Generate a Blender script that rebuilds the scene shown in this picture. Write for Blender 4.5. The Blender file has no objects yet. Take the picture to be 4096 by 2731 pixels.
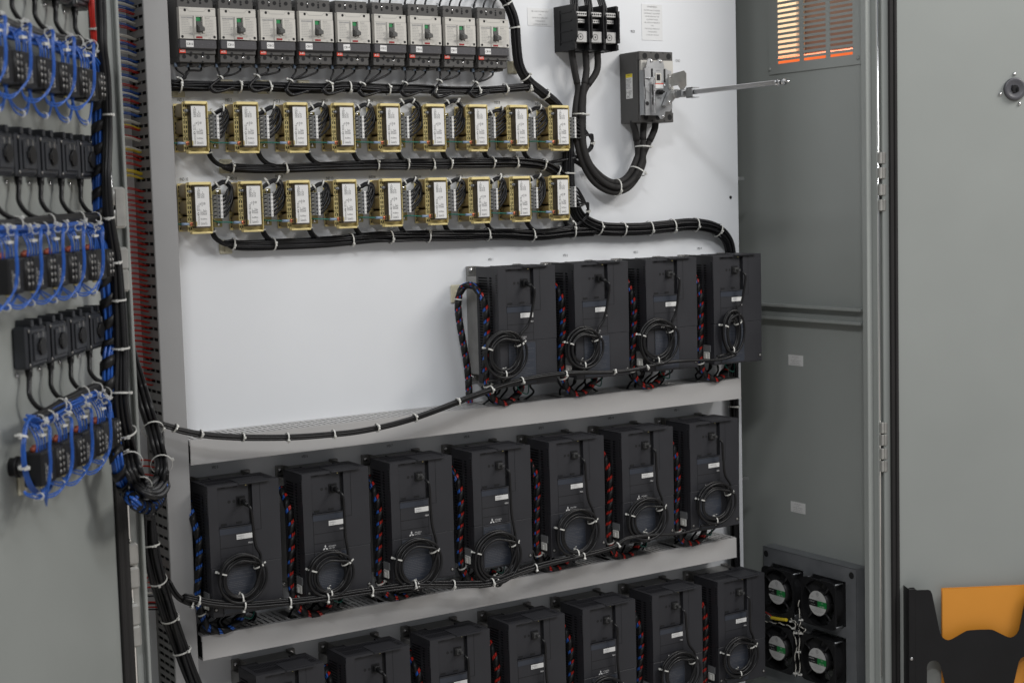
import bpy, math, random
from mathutils import Vector, Matrix

sc = bpy.context.scene
col = sc.collection
R = math.radians

# ------------------------------------------------------------------ camera
cd = bpy.data.cameras.new('camera')
cam = bpy.data.objects.new('camera', cd)
col.objects.link(cam)
cam.location = (-0.9911, -2.9662, 1.3661)
cam.rotation_euler = (1.4800, 0.0278, -0.5756)
cd.sensor_width = 36.0
cd.lens = 36.0 * 6213.9 / 4096
cd.clip_start = 0.05
cd.clip_end = 100
cd.dof.use_dof = True
cd.dof.focus_distance = 3.3
cd.dof.aperture_fstop = 6.3
sc.camera = cam

# ------------------------------------------------------------------ world, lamps of the hall and one added fill lamp
w = bpy.data.worlds.new('World'); sc.world = w; w.use_nodes = True
nt = w.node_tree; bg = nt.nodes['Background']
bg.inputs[0].default_value = (0.86, 0.91, 1.0, 1); bg.inputs[1].default_value = 0.27
g_ = nt.nodes.new('ShaderNodeTexCoord'); sp_ = nt.nodes.new('ShaderNodeSeparateXYZ'); rp_ = nt.nodes.new('ShaderNodeValToRGB')
mr_ = nt.nodes.new('ShaderNodeMapRange'); mr_.inputs['From Min'].default_value = -1
nt.links.new(g_.outputs['Generated'], sp_.inputs[0]); nt.links.new(sp_.outputs['Z'], mr_.inputs['Value']); nt.links.new(mr_.outputs['Result'], rp_.inputs[0]); nt.links.new(rp_.outputs[0], bg.inputs[0])
rp_.color_ramp.elements[0].color = (2.3, 2.1, 1.9, 1); rp_.color_ramp.elements[1].color = (.95, 1.0, 1.1, 1)
rp_.color_ramp.elements.new(.5).color = (.80, .80, .81, 1)
sc.view_settings.view_transform = 'Standard'
sc.view_settings.look = 'None'
sc.view_settings.gamma = 1.0
sc.view_settings.use_curve_mapping = False
sc.view_settings.exposure = 0.0

def lamp(d, dist, size, size_y, watts, colr, target=(0.9, 0, 1.25)):
    l = bpy.data.lights.new('hall_or_fill_lamp', 'AREA'); l.shape = 'RECTANGLE'
    l.size = size; l.size_y = size_y; l.energy = watts; l.color = colr
    o = bpy.data.objects.new('hall_or_fill_lamp', l); col.objects.link(o)
    v = Vector(d).normalized()
    o.location = Vector(target) + v * dist
    o.rotation_euler = v.to_track_quat('Z', 'Y').to_euler()
    return o
lamp((-0.70, -1.0, 0.68), 6.0, 0.9, 0.4, 76, (0.99, 0.99, 1.0), (0.9, 0, 1.5))
lamp((0.15, -1.0, 1.0), 5.0, 2.4, 0.8, 34, (0.98, 0.99, 1.0), (0.9, 0, 1.5))
lamp((-1.1, -0.9, 1.0), 5.5, 1.0, 0.35, 30, (0.98, 0.99, 1.0), (0.9, 0, 1.5))
lamp((0.6, -1.2, 1.3), 5.5, 1.6, 0.6, 27, (0.98, 0.99, 1.0), (0.9, 0, 1.5))
lamp((1.5, -0.8, 0.9), 4.2, 1.4, 0.8, 62, (1.0, 0.96, 0.91), (-0.4, -0.7, 1.2))  # added fill lamp from the right, only to brighten the left door

# ------------------------------------------------------------------ materials
def mat(name, c, rough=0.5, metal=0.0, var=0.05, scale=9.0, bump=0.0, bscale=220.0, spec=0.5, emit=0.0, stretch=None, trans=0.0):
    m = bpy.data.materials.new(name); m.use_nodes = True
    n = m.node_tree.nodes; L = m.node_tree.links; b = n['Principled BSDF']
    b.inputs['Roughness'].default_value = rough; b.inputs['Metallic'].default_value = metal
    b.inputs['Specular IOR Level'].default_value = spec
    b.inputs['Transmission Weight'].default_value = trans
    if emit:
        b.inputs['Emission Color'].default_value = (*c, 1); b.inputs['Emission Strength'].default_value = emit
    tc = n.new('ShaderNodeNewGeometry'); src = tc.outputs['Position']
    if stretch:
        mp = n.new('ShaderNodeMapping'); mp.inputs['Scale'].default_value = stretch
        L.new(src, mp.inputs['Vector']); src = mp.outputs['Vector']
    nz = n.new('ShaderNodeTexNoise'); nz.inputs['Scale'].default_value = scale; nz.inputs['Detail'].default_value = 4
    L.new(src, nz.inputs['Vector'])
    mr = n.new('ShaderNodeMapRange'); mr.inputs['From Min'].default_value = 0.3; mr.inputs['From Max'].default_value = 0.7
    mr.inputs['To Min'].default_value = 1 - var; mr.inputs['To Max'].default_value = 1 + var
    L.new(nz.outputs['Fac'], mr.inputs['Value'])
    mx = n.new('ShaderNodeMix'); mx.data_type = 'RGBA'; mx.blend_type = 'MULTIPLY'; mx.inputs['Factor'].default_value = 1
    mx.inputs['A'].default_value = (*c, 1); L.new(mr.outputs['Result'], mx.inputs['B'])
    L.new(mx.outputs['Result'], b.inputs['Base Color'])
    mr2 = n.new('ShaderNodeMapRange'); mr2.inputs['To Min'].default_value = max(0.02, rough - 0.07); mr2.inputs['To Max'].default_value = min(1, rough + 0.07)
    L.new(nz.outputs['Fac'], mr2.inputs['Value']); L.new(mr2.outputs['Result'], b.inputs['Roughness'])
    if bump:
        n2 = n.new('ShaderNodeTexNoise'); n2.inputs['Scale'].default_value = bscale; n2.inputs['Detail'].default_value = 2
        L.new(src, n2.inputs['Vector'])
        bp = n.new('ShaderNodeBump'); bp.inputs['Strength'].default_value = bump; bp.inputs['Distance'].default_value = 0.001
        L.new(n2.outputs['Fac'], bp.inputs['Height']); L.new(bp.outputs['Normal'], b.inputs['Normal'])
    return m

M = dict(
 white=mat('white_powder_coat', (.74,.76,.785), .38, var=.03, scale=3, bump=.05),
 pvc=mat('grey_pvc', (.43,.425,.42), .42, var=.05, scale=5, bump=.05),
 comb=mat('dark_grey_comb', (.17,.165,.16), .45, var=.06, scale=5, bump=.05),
 pvc2=mat('mid_grey_pvc', (.30,.30,.302), .42, var=.05, scale=5, bump=.05),
 green=mat('grey_green_enamel', (.318,.337,.323), .34, var=.04, scale=3, bump=.08, bscale=400),
 black=mat('black_plastic', (.011,.011,.012), .45, var=.15, spec=.3),
 rubber=mat('black_rubber', (.012,.011,.011), .75, var=.2),
 wire=mat('black_insulation', (.008,.008,.0095), .36, var=.25, scale=60, spec=.35),
 cord=mat('black_cord_jacket', (.009,.009,.010), .38, var=.2, scale=40, spec=.35),
 blue=mat('blue_insulation', (.018,.095,.40), .3, var=.2, scale=60),
 red=mat('red_insulation', (.45,.02,.012), .32, var=.15, scale=60),
 wwire=mat('white_insulation', (.62,.60,.54), .35, var=.08, scale=60),
 yellow=mat('yellow_insulation', (.70,.52,.03), .35, var=.08, scale=60),
 gwire=mat('green_insulation', (.008,.13,.10), .35, var=.1, scale=60),
 crimp=mat('pale_blue_crimp', (.22,.30,.42), .3, var=.1),
 tie=mat('natural_nylon', (.58,.58,.55), .4, var=.05),
 tiepad=mat('ivory_nylon', (.58,.55,.42), .5, var=.05),
 vfd=mat('charcoal_plastic', (.022,.0225,.027), .5, var=.07, scale=14, bump=.25, bscale=900),
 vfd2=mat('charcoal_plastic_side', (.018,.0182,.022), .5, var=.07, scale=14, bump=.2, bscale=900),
 vfdband=mat('charcoal_band', (.034,.040,.054), .35, var=.05),
 dark=mat('dark_recess', (.006,.006,.007), .8, var=.1),
 alu=mat('cast_aluminium', (.40,.40,.39), .42, .9, var=.12, scale=25, bump=.2, bscale=500),
 base=mat('dark_plated_steel', (.29,.285,.275), .42, .6, var=.15, scale=25, bump=.2, bscale=500),
 zinc=mat('zinc_plate', (.40,.41,.42), .42, .85, var=.12, scale=30, stretch=(1,1,.25)),
 chrome=mat('bright_steel', (.78,.78,.78), .12, 1.0, var=.05),
 brushed=mat('brushed_steel', (.55,.55,.56), .3, 1.0, var=.15, scale=40, stretch=(1,.1,1)),
 gold=mat('yellow_zinc', (.52,.46,.22), .35, .8, var=.2, scale=30),
 copper=mat('copper_screw', (.80,.28,.15), .28, .9, var=.15, scale=200),
 bobbin=mat('yellow_bobbin', (.80,.67,.31), .45, var=.08, scale=25),
 coil=mat('amber_coil_tape', (.26,.19,.075), .35, var=.18, scale=60, stretch=(.3,12,.3)),
 core=mat('core_lamination', (.085,.072,.060), .45, .3, var=.45, scale=120, stretch=(1,1,.3)),
 paper=mat('white_label', (.70,.70,.69), .5, var=.02),
 ink=mat('black_ink', (.025,.025,.028), .6, var=.05),
 ink2=mat('soft_ink', (.13,.13,.135), .6, var=.05),
 zblk=mat('zinc_block', (.46,.455,.43), .35, .45, var=.1, scale=40),
 faint=mat('faint_ink', (.42,.42,.42), .6, var=.05),
 film=mat('clear_film_label', (.71,.72,.725), .45, var=.02),
 lug=mat('tinned_lug', (.42,.42,.415), .4, .6, var=.08, scale=40),
 gink=mat('grey_ink', (.30,.30,.30), .6, var=.05),
 wink=mat('white_ink', (.62,.62,.62), .6, var=.03),
 dimink=mat('dim_ink', (.11,.11,.118), .6, var=.03),
 cbw=mat('breaker_cover', (.53,.515,.475), .45, var=.03, scale=14),
 cbd=mat('breaker_body', (.062,.060,.058), .5, var=.08, scale=14, bump=.1),
 cbt=mat('breaker_trip_unit', (.085,.083,.088), .25, var=.05),
 cbh=mat('breaker_toggle', (.075,.075,.073), .42, var=.05),
 greeni=mat('green_indicator', (.01,.22,.065), .4, var=.03),
 redi=mat('red_button', (.28,.012,.016), .4, var=.03),
 redl=mat('red_sticker', (.62,.05,.022), .45, var=.04),
 tb=mat('terminal_grey', (.15,.155,.16), .5, var=.05),
 swt=mat('dark_switch_body', (.030,.033,.040), .42, var=.12, scale=30),
 orange=mat('orange_paint', (.90,.16,.03), .4, var=.05),
 cream=mat('cream_board', (.80,.60,.38), .6, var=.04),
 brown=mat('brown_board', (.10,.055,.035), .6, var=.15),
 folder=mat('amber_folder', (.74,.30,.035), .5, var=.05, scale=4),
 fanl=mat('fan_label', (.50,.50,.49), .4, var=.03),
 fang=mat('fan_label_green', (.01,.20,.045), .4, var=.03),
 ylab=mat('yellow_label', (.72,.58,.03), .45, var=.03),
 bracket=mat('galvanised_bracket', (.24,.25,.265), .4, .5, var=.1, scale=20),
 plug=mat('clear_plug', (.05,.05,.05), .2, var=.5, scale=300),
 orangec=mat('orange_cap', (.26,.05,.02), .5, var=.08),
 hub=mat('hub_plastic', (.085,.085,.095), .35, var=.08),
)

# ------------------------------------------------------------------ mesh builder
ORG = {}
_txt = {}
def glyphs(s):
    if s not in _txt:
        c = bpy.data.curves.new('t', 'FONT'); c.body = s; c.size = 1.0; c.resolution_u = 2
        o = bpy.data.objects.new('t', c)
        me = bpy.data.meshes.new_from_object(o)
        _txt[s] = ([v.co[:2] for v in me.vertices], [tuple(p.vertices) for p in me.polygons])
        bpy.data.objects.remove(o); bpy.data.curves.remove(c); bpy.data.meshes.remove(me)
    return _txt[s]

def smooth(pts, n=6):
    P = [Vector(p) for p in pts]
    if len(P) < 3: return P
    P = [P[0] * 2 - P[1]] + P + [P[-1] * 2 - P[-2]]
    out = []
    for i in range(1, len(P) - 2):
        a, b, c, d = P[i-1], P[i], P[i+1], P[i+2]
        for k in range(n):
            t = k / n
            out.append(0.5 * ((2*b) + (c-a)*t + (2*a-5*b+4*c-d)*t*t + (3*b-a-3*c+d)*t**3))
    out.append(P[-2])
    return out

def frames(P):
    T = []
    for i in range(len(P)):
        t = P[min(i+1, len(P)-1)] - P[max(i-1, 0)]
        T.append(t.normalized() if t.length > 1e-9 else Vector((0,0,1)))
    N = []
    up = Vector((0,-1,0))
    n = up - T[0]*up.dot(T[0])
    if n.length < .1: n = Vector((1,0,0)) - T[0]*T[0].x
    n.normalize()
    for t in T:
        n = n - t*n.dot(t)
        if n.length < 1e-6: n = t.orthogonal()
        n = n.normalized()
        N.append(n.copy())
    return T, N, [t.cross(q) for t, q in zip(T, N)]

class MB:
    def __init__(s): s.v=[]; s.f=[]; s.m=[]; s.s=[]
    def face(s, pts, m=0, sm=False):
        i=len(s.v); s.v += [tuple(p) for p in pts]; s.f.append(tuple(range(i,i+len(pts)))); s.m.append(m); s.s.append(sm)
    def grid(s, rings, m=0, sm=True, closed=True, caps=True):
        b=len(s.v); n=len(rings[0])
        for r in rings: s.v += [tuple(p) for p in r]
        for i in range(len(rings)-1):
            for j in range(n if closed else n-1):
                k=(j+1)%n
                s.f.append((b+i*n+j, b+i*n+k, b+(i+1)*n+k, b+(i+1)*n+j)); s.m.append(m); s.s.append(sm)
        if caps and closed:
            s.f.append(tuple(b+j for j in reversed(range(n)))); s.m.append(m); s.s.append(False)
            s.f.append(tuple(b+(len(rings)-1)*n+j for j in range(n))); s.m.append(m); s.s.append(False)
    def box(s, x0,x1,y0,y1,z0,z1, m=0, c=0.0):
        x0,x1=sorted((x0,x1)); y0,y1=sorted((y0,y1)); z0,z1=sorted((z0,z1))
        c=min(c,(x1-x0)*.45,(y1-y0)*.45,(z1-z0)*.45)
        if c<=0:
            v=[(x,y,z) for z in (z0,z1) for (x,y) in ((x0,y0),(x1,y0),(x1,y1),(x0,y1))]
            b=len(s.v); s.v+=v
            for f in ((3,2,1,0),(4,5,6,7),(0,1,5,4),(1,2,6,5),(2,3,7,6),(3,0,4,7)):
                s.f.append(tuple(b+i for i in f)); s.m.append(m); s.s.append(False)
            return
        def ring(z,i,e):
            a0,a1,b0,b1=x0+i,x1-i,y0+i,y1-i
            return [(a0+e,b0,z),(a1-e,b0,z),(a1,b0+e,z),(a1,b1-e,z),(a1-e,b1,z),(a0+e,b1,z),(a0,b1-e,z),(a0,b0+e,z)]
        s.grid([ring(z0,c,c*.3),ring(z0+c,0,c),ring(z1-c,0,c),ring(z1,c,c*.3)],m,False)
    def prism(s, poly, a, b, axis='y', m=0):
        if axis=='y': f=lambda p,t:(p[0],t,p[1])
        elif axis=='x': f=lambda p,t:(t,p[0],p[1])
        else: f=lambda p,t:(p[0],p[1],t)
        i=len(s.v); n=len(poly)
        s.v+=[f(p,a) for p in poly]+[f(p,b) for p in poly]
        s.f.append(tuple(i+k for k in range(n))); s.f.append(tuple(i+n+k for k in reversed(range(n)))); s.m+=[m,m]; s.s+=[False,False]
        for k in range(n):
            q=(k+1)%n; s.f.append((i+k,i+n+k,i+n+q,i+q)); s.m.append(m); s.s.append(False)
    def cyl(s, p0, p1, r0, r1=None, n=14, m=0, caps=True):
        p0=Vector(p0); p1=Vector(p1); r1=r0 if r1 is None else r1
        t=(p1-p0).normalized(); a=t.orthogonal().normalized(); b=t.cross(a)
        rg=lambda p,r:[p+(a*math.cos(2*math.pi*k/n)+b*math.sin(2*math.pi*k/n))*r for k in range(n)]
        s.grid([rg(p0,r0),rg(p1,r1)],m,True,True,caps)
    def disc(s, p, nrm, r, n=14, m=0):
        nrm=Vector(nrm).normalized(); a=nrm.orthogonal().normalized(); b=nrm.cross(a); p=Vector(p)
        s.face([p+(a*math.cos(2*math.pi*k/n)+b*math.sin(2*math.pi*k/n))*r for k in range(n)],m)
    def ring(s, p, nrm, r0, r1, h, n=24, m=0):
        nrm=Vector(nrm).normalized(); a=nrm.orthogonal().normalized(); b=nrm.cross(a); p=Vector(p)
        pr=[(r0,0),(r1,0),(r1,h),(r0,h)]
        rs=[[p+(a*math.cos(2*math.pi*k/n)+b*math.sin(2*math.pi*k/n))*q+nrm*z for q,z in pr] for k in range(n+1)]
        s.grid(rs,m,False,True,False)
    def screw(s, p, nrm, r, m=0, h=.6):
        nrm=Vector(nrm).normalized(); p=Vector(p)
        a=nrm.orthogonal().normalized(); b=nrm.cross(a); n=12
        pr=[(1,0),(1,.35*h),(.75,.85*h),(.35,h),(0.02,h)]
        s.grid([[p+(a*math.cos(2*math.pi*k/n)+b*math.sin(2*math.pi*k/n))*r*q+nrm*r*z for k in range(n)] for q,z in pr],m,True)
    def tube(s, pts, r, n=7, m=0, raw=False, k=6, caps=True):
        P=pts if raw else smooth(pts,k)
        T,N,B=frames(P)
        s.grid([[P[i]+(N[i]*math.cos(2*math.pi*j/n)+B[i]*math.sin(2*math.pi*j/n))*r for j in range(n)] for i in range(len(P))],m,True,True,caps)
    def plate(s, us, vs, holes, f, a, b, m=0):
        # flat plate with rectangular holes: us, vs are cut lines, holes a set of (i, j) cells; f(u, v, w) gives the point
        nu,nv=len(us)-1,len(vs)-1
        solid=lambda i,j: 0<=i<nu and 0<=j<nv and (i,j) not in holes
        for i in range(nu):
            for j in range(nv):
                if not solid(i,j): continue
                u0,u1,v0,v1=us[i],us[i+1],vs[j],vs[j+1]
                for t in (a,b): s.face([f(u0,v0,t),f(u1,v0,t),f(u1,v1,t),f(u0,v1,t)],m)
                if not solid(i-1,j): s.face([f(u0,v0,a),f(u0,v1,a),f(u0,v1,b),f(u0,v0,b)],m)
                if not solid(i+1,j): s.face([f(u1,v0,a),f(u1,v1,a),f(u1,v1,b),f(u1,v0,b)],m)
                if not solid(i,j-1): s.face([f(u0,v0,a),f(u1,v0,a),f(u1,v0,b),f(u0,v0,b)],m)
                if not solid(i,j+1): s.face([f(u0,v1,a),f(u1,v1,a),f(u1,v1,b),f(u0,v1,b)],m)
    def text(s, t, size, o, u=(1,0,0), v=(0,0,1), m=0, al='L', sx=1.0):
        V,F=glyphs(t); o=Vector(o); u=Vector(u); v=Vector(v)
        if not V: return
        w_=max(p[0] for p in V)*size*sx
        off={'L':0,'C':-w_/2,'R':-w_}[al]
        b=len(s.v)
        s.v+=[tuple(o+u*(p[0]*size*sx+off)+v*(p[1]*size)) for p in V]
        s.f+=[tuple(b+i for i in f) for f in F]; s.m+=[m]*len(F); s.s+=[False]*len(F)
    def lines(s, o, u, v, wid, n, pitch, h, m=0, seed=0, fill=.6):
        # rows of tiny print: short dashes of uneven length
        rn=random.Random(seed); o=Vector(o); u=Vector(u); v=Vector(v)
        for i in range(n):
            x=0; end=wid*rn.uniform(fill,1)
            while x<end:
                l=min(rn.uniform(.0012,.0045),end-x)
                p=o+u*x-v*(i*pitch)
                s.face([p,p+u*l,p+u*l+v*h,p+v*h],m); x+=l+rn.uniform(.0006,.0014)
    def build(s, name, mats, parent=None):
        me=bpy.data.meshes.new(name)
        off=ORG.get(parent.name,Vector((0,0,0))) if parent else Vector((0,0,0))
        me.from_pydata([tuple(Vector(p)-off) for p in s.v] if off.length else s.v,[],s.f)
        if not isinstance(mats,(list,tuple)): mats=[mats]
        for q in mats: me.materials.append(M[q] if isinstance(q,str) else q)
        me.polygons.foreach_set('material_index',s.m); me.polygons.foreach_set('use_smooth',s.s)
        me.update()
        o=bpy.data.objects.new(name,me); col.objects.link(o)
        if parent:
            o.parent=parent
            if parent.name in ORG: ORG[o.name]=ORG[parent.name]
        return o

def tag(o, label, cat, group=None, kind=None):
    if label: o['label']=label
    if cat: o['category']=cat
    if group: o['group']=group
    if kind: o['kind']=kind
    return o
def thing(name, label, cat, loc=(0,0,0), group=None, world=True, mw=None):
    # an Empty at the thing's base; world=True: its parts are given in world coordinates
    o=bpy.data.objects.new(name,None); col.objects.link(o); o.empty_display_size=.02
    if mw is not None: o.matrix_world=mw
    else: o.location=loc
    if world: ORG[o.name]=Vector(loc)
    return tag(o,label,cat,group)
def copy_tree(o, parent=None):
    c=o.copy(); col.objects.link(c)
    if parent: c.parent=parent
    for ch in list(o.children): copy_tree(ch,c)
    return c

def add_tie(P, i, rad, parent, ang=0.0, tail=0.004, w=.0029):
    # nylon cable tie round a bundle at path point i: band, head and clipped tail
    T,N,B=frames(P); p=P[i]; t=T[i]; n=N[i]; b=B[i]
    mb=MB()
    k=18
    cs=[(rad-.0002,-w/2),(rad+.0009,-w/2),(rad+.0009,w/2),(rad-.0002,w/2)]
    mb.grid([[p+(n*math.cos(2*math.pi*j/k)+b*math.sin(2*math.pi*j/k))*q+t*z for q,z in cs] for j in range(k+1)],0,False,True,False)
    d=n*math.cos(ang)+b*math.sin(ang); e=t.cross(d)
    c=p+d*(rad+.0022)
    h=.0022
    def cuboid(c,ax,ay,az):
        vs=[c+ax*i+ay*j+az*l for l in (-1,1) for (i,j) in ((-1,-1),(1,-1),(1,1),(-1,1))]
        bb=len(mb.v); mb.v+=[tuple(q) for q in vs]
        for f in ((3,2,1,0),(4,5,6,7),(0,1,5,4),(1,2,6,5),(2,3,7,6),(3,0,4,7)):
            mb.f.append(tuple(bb+x for x in f)); mb.m.append(0); mb.s.append(False)
    cuboid(c,t*h,e*h,d*.0022)
    if tail: cuboid(c+e*(h+tail/2)+d*.0006,t*(w/2),e*(tail/2),d*.0005)
    return mb.build('zip_tie','tie',parent)

def bundle_wires(mb, P, n, Rb, wr, seed, m=0, taper=None, sides=6, twist=1.2):
    rn=random.Random(seed); T,N,B=frames(P); L=len(P)
    offs=[]
    for k in range(n):
        q=math.sqrt((k+.5)/n)*(Rb-wr*.9); a=k*2.39996+rn.uniform(-.3,.3)
        offs.append((q*math.cos(a),q*math.sin(a),rn.uniform(0,6.28),rn.uniform(.5,1.5)))
    for (x,y,ph,fr) in offs:
        pts=[]
        for i in range(L):
            t=i/max(1,L-1); s_=1.0 if taper is None else taper(t)
            tw=twist*t+.25*math.sin(fr*6*t+ph); wob=1+.15*math.sin(9*fr*t+ph)
            c_,s2=math.cos(tw),math.sin(tw)
            pts.append(P[i]+N[i]*((x*c_-y*s2)*s_*wob)+B[i]*((x*s2+y*c_)*s_*wob))
        mb.tube(pts,wr,sides,m,raw=True)

def bundle(label, pts, n, Rb, wr, mt='wire', ties=(), seed=1, cat='cable bundle', group=None, name='cable_bundle', tie_ang=0.0, k=8, taper=None, sides=6, part='wires', twist=1.2):
    P=smooth(pts,k)
    root=thing(name,label,cat,tuple(P[0]),group)
    mb=MB(); bundle_wires(mb,P,n,Rb,wr,seed,taper=taper,sides=sides,twist=twist); mb.build(part,mt,root)
    rn=random.Random(seed)
    for t in ties:
        i=min(len(P)-2,max(1,int(t*(len(P)-1)))); s_=1 if taper is None else taper(t)
        add_tie(P,i,Rb*s_+wr*.35,root,tie_ang+rn.uniform(-.7,.7),rn.choice((0,.003,.005)))
    return root

def spiral(mb, P, rad, pitch, band, m=0, phase=0.0, th=.0008):
    # spiral wrap: a flat band wound round the path, gaps show the wires inside
    T,N,B=frames(P)
    cum=[0]
    for i in range(1,len(P)): cum.append(cum[-1]+(P[i]-P[i-1]).length)
    tot=cum[-1]
    def at(s_):
        s_=min(max(s_,0),tot-1e-6); j=0
        lo,hi=0,len(cum)-1
        while hi-lo>1:
            md=(lo+hi)//2
            if cum[md]<=s_: lo=md
            else: hi=md
        f=(s_-cum[lo])/max(1e-9,cum[hi]-cum[lo])
        return P[lo].lerp(P[hi],f),N[lo].lerp(N[hi],f).normalized(),B[lo].lerp(B[hi],f).normalized()
    rings=[]; steps=int(tot/pitch*16)
    for q in range(steps+1):
        a=2*math.pi*q/16+phase; s_=tot*q/steps
        row=[]
        for (ds,rr) in ((-band/2,rad),(band/2,rad),(band/2,rad+th),(-band/2,rad+th)):
            p,n_,b_=at(s_+ds); row.append(p+(n_*math.cos(a)+b_*math.sin(a))*rr)
        rings.append(row)
    mb.grid(rings,m,True,True,True)

# ================================================================== cabinet
cab = thing('control_cabinet', 'grey green steel cabinet standing open with both doors swung back', 'cabinet', (0.8, 0.1, 0), None)
XW = 1.745; PB = 0.16
mb = MB()
# right side wall with the louver opening (y -.27..0, z 1.688..2.0)
mb.plate([-0.335, -0.285, 0.012, PB], [-0.2, 1.676, 2.05, 2.3], {(1, 1)}, lambda u, v, t: (t, u, v), XW, XW + .002)
mb.build('side_wall', 'green', cab)
mb = MB()   # louver plate: three columns of slots
us = [-0.300, -0.2655, -0.1885, -0.1755, -0.0968, -0.0842, -0.0042, 0.027]
vs = [1.664]; hol = set(); z = 1.6885; j = 1
while z < 2.03:
    vs += [z, z + .0068]
    for i in (1, 3, 5): hol.add((i, j))
    j += 2; z += .01275
vs.append(2.06)
mb.plate(us, vs, hol, lambda u, v, t: (t, u, v), XW - .0035, XW - .0005)
lv = mb.build('louver_plate', 'green', cab)
for (y, z_) in ((.024, 1.678), (-.283, 1.679)): mb = MB(); mb.screw((XW - .0037, y, z_), (-1, 0, 0), .005); mb.build('screw', 'green', lv)
mb = MB()
mb.box(-0.14, XW + .002, PB, PB + .002, -0.2, 2.3); mb.build('rear_wall', 'green', cab)
mb = MB()
mb.box(-0.14, -0.138, -0.335, PB, -0.2, 2.3); mb.build('side_wall', 'green', cab)
mb = MB(); mb.box(-0.14, XW, -.335, PB, 2.3, 2.302); mb.build('roof_panel', 'green', cab)
mb = MB(); mb.box(-0.14, XW, -.335, PB, -.202, -.2); mb.build('base_panel', 'green', cab)
# front posts
mb = MB()
mb.box(-0.142, -0.098, -0.36, -0.335, -0.2, 2.3, 0, .002)
mb.box(-0.098, -0.0945, -0.354, -0.335, -0.2, 2.3)
mb.box(-0.0945, -0.0885, -0.368, -0.335, -0.2, 2.3, 0, .0015)
mb.build('front_post', 'green', cab)
mb = MB()
mb.box(1.6965, 1.7135, -0.352, -0.335, -0.2, 2.3, 0, .0015)
mb.box(1.7135, 1.7165, -0.368, -0.335, -0.2, 2.3, 0, .0008)
mb.box(1.7165, 1.7215, -0.350, -0.335, -0.2, 2.3)
mb.box(1.7215, 1.7475, -0.362, -0.335, -0.2, 2.3, 0, .0015)
mb.build('front_post', 'green', cab)
mb = MB()
for z_ in (1.080, 1.047):
    mb.box(XW - .022, XW, -0.301, 0.10, z_ - .0045, z_ + .0035, 0, .0012)
mb.box(XW - .004, XW - .0005, -0.300, 0.10, 1.044, 1.079)
mb.build('rail', 'green', cab)
# hinges on the right post: long rod with clip knuckles
mb = MB()
mb.cyl((1.7195, -0.366, .2), (1.7195, -0.366, 2.05), .0026, n=10)
hg = mb.build('hinge', 'chrome', cab)
for zs in ((1.440, 1.405), (1.366, 1.330), (0.804, 0.775), (0.742, 0.712)):
    for q, za in enumerate(zs):
        mb = MB(); mb.box(1.7170, 1.7245, -.3760, -.3625, za - .0135, za + .0125, 0, .0012); mb.box(1.7245, 1.7335, -.3785, -.3625, za - .0135, za + .0125, 0, .0012)
        mb.build('hinge_knuckle', 'zblk', hg)
mb = MB()
mb.cyl((-0.118, -0.372, .2), (-0.118, -0.372, 1.9), .0030, n=10)
hl = mb.build('hinge', 'chrome', cab)
def knuckles(cx, zc):
    for za in zc:
        mb = MB(); mb.box(cx - .012, cx + .010, -.386, -.362, za - .0195, za + .0195, 0, .004); mb.cyl((cx - .0095, -.376, za - .0195), (cx - .0095, -.376, za + .0195), .009, n=12)
        mb.build('hinge_knuckle', 'zblk', hl)
knuckles(-.1165, (0.775, 0.733)); knuckles(-.1185, (0.668, 0.630)); knuckles(-.108, (1.387, 1.356)); knuckles(-.108, (1.285, 1.248))
mb = MB(); mb.box(-.126, -.103, -.3665, -.3602, .652, .790, 0, .001); mb.build('hinge_plate', 'zblk', hl)

# left door (opened about 125 degrees), local frame: x away from the hinge, y out of its inner face
HLo = Vector((-0.13, -0.38, 0)); aL = R(54.5)
uL = Vector((-math.cos(aL), -math.sin(aL), 0)); nL = Vector((math.sin(aL), -math.cos(aL), 0))
ML = Matrix(((uL.x, nL.x, 0, HLo.x), (uL.y, nL.y, 0, HLo.y), (0, 0, 1, 0), (0, 0, 0, 1)))
def on_left(x, y, z): return ML @ Vector((x, y, z))
def to_world(mb, Mx):
    mb.v = [tuple(Mx @ Vector(p)) for p in mb.v]; return mb
mb = MB(); mb.box(-.004, 1.0, -.03, 0, -0.2, 2.3, 0, .002)
dl = to_world(mb, ML).build('door', 'green', cab)
mb = MB(); mb.box(.004, .0275, .0005, .011, -0.15, 2.25, 0, .003); mb.box(.0285, .049, .0005, .009, -0.15, 2.25, 0, .003)
to_world(mb, ML).build('gasket', 'rubber', dl)
# right door (opened about 150 degrees): x = -(distance from hinge)
HRo = Vector((1.72, -0.37, 0)); uR = Vector((math.cos(R(30)), -math.sin(R(30)), 0)); nR = Vector((-math.sin(R(30)), -math.cos(R(30)), 0))
MR = Matrix(((-uR.x, nR.x, 0, HRo.x), (-uR.y, nR.y, 0, HRo.y), (0, 0, 1, 0), (0, 0, 0, 1)))
mb = MB(); mb.box(-.006, -1.0, -.03, 0, -0.2, 2.3, 0, .002)
dr = to_world(mb, MR).build('door', 'green', cab)
mb = MB(); mb.box(-.0205, -.0315, .0005, .010, -0.15, 2.25, 0, .003); mb.box(-.0323, -.0415, .0005, .008, -0.15, 2.25, 0, .003)
to_world(mb, MR).build('gasket', 'rubber', dr)

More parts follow.
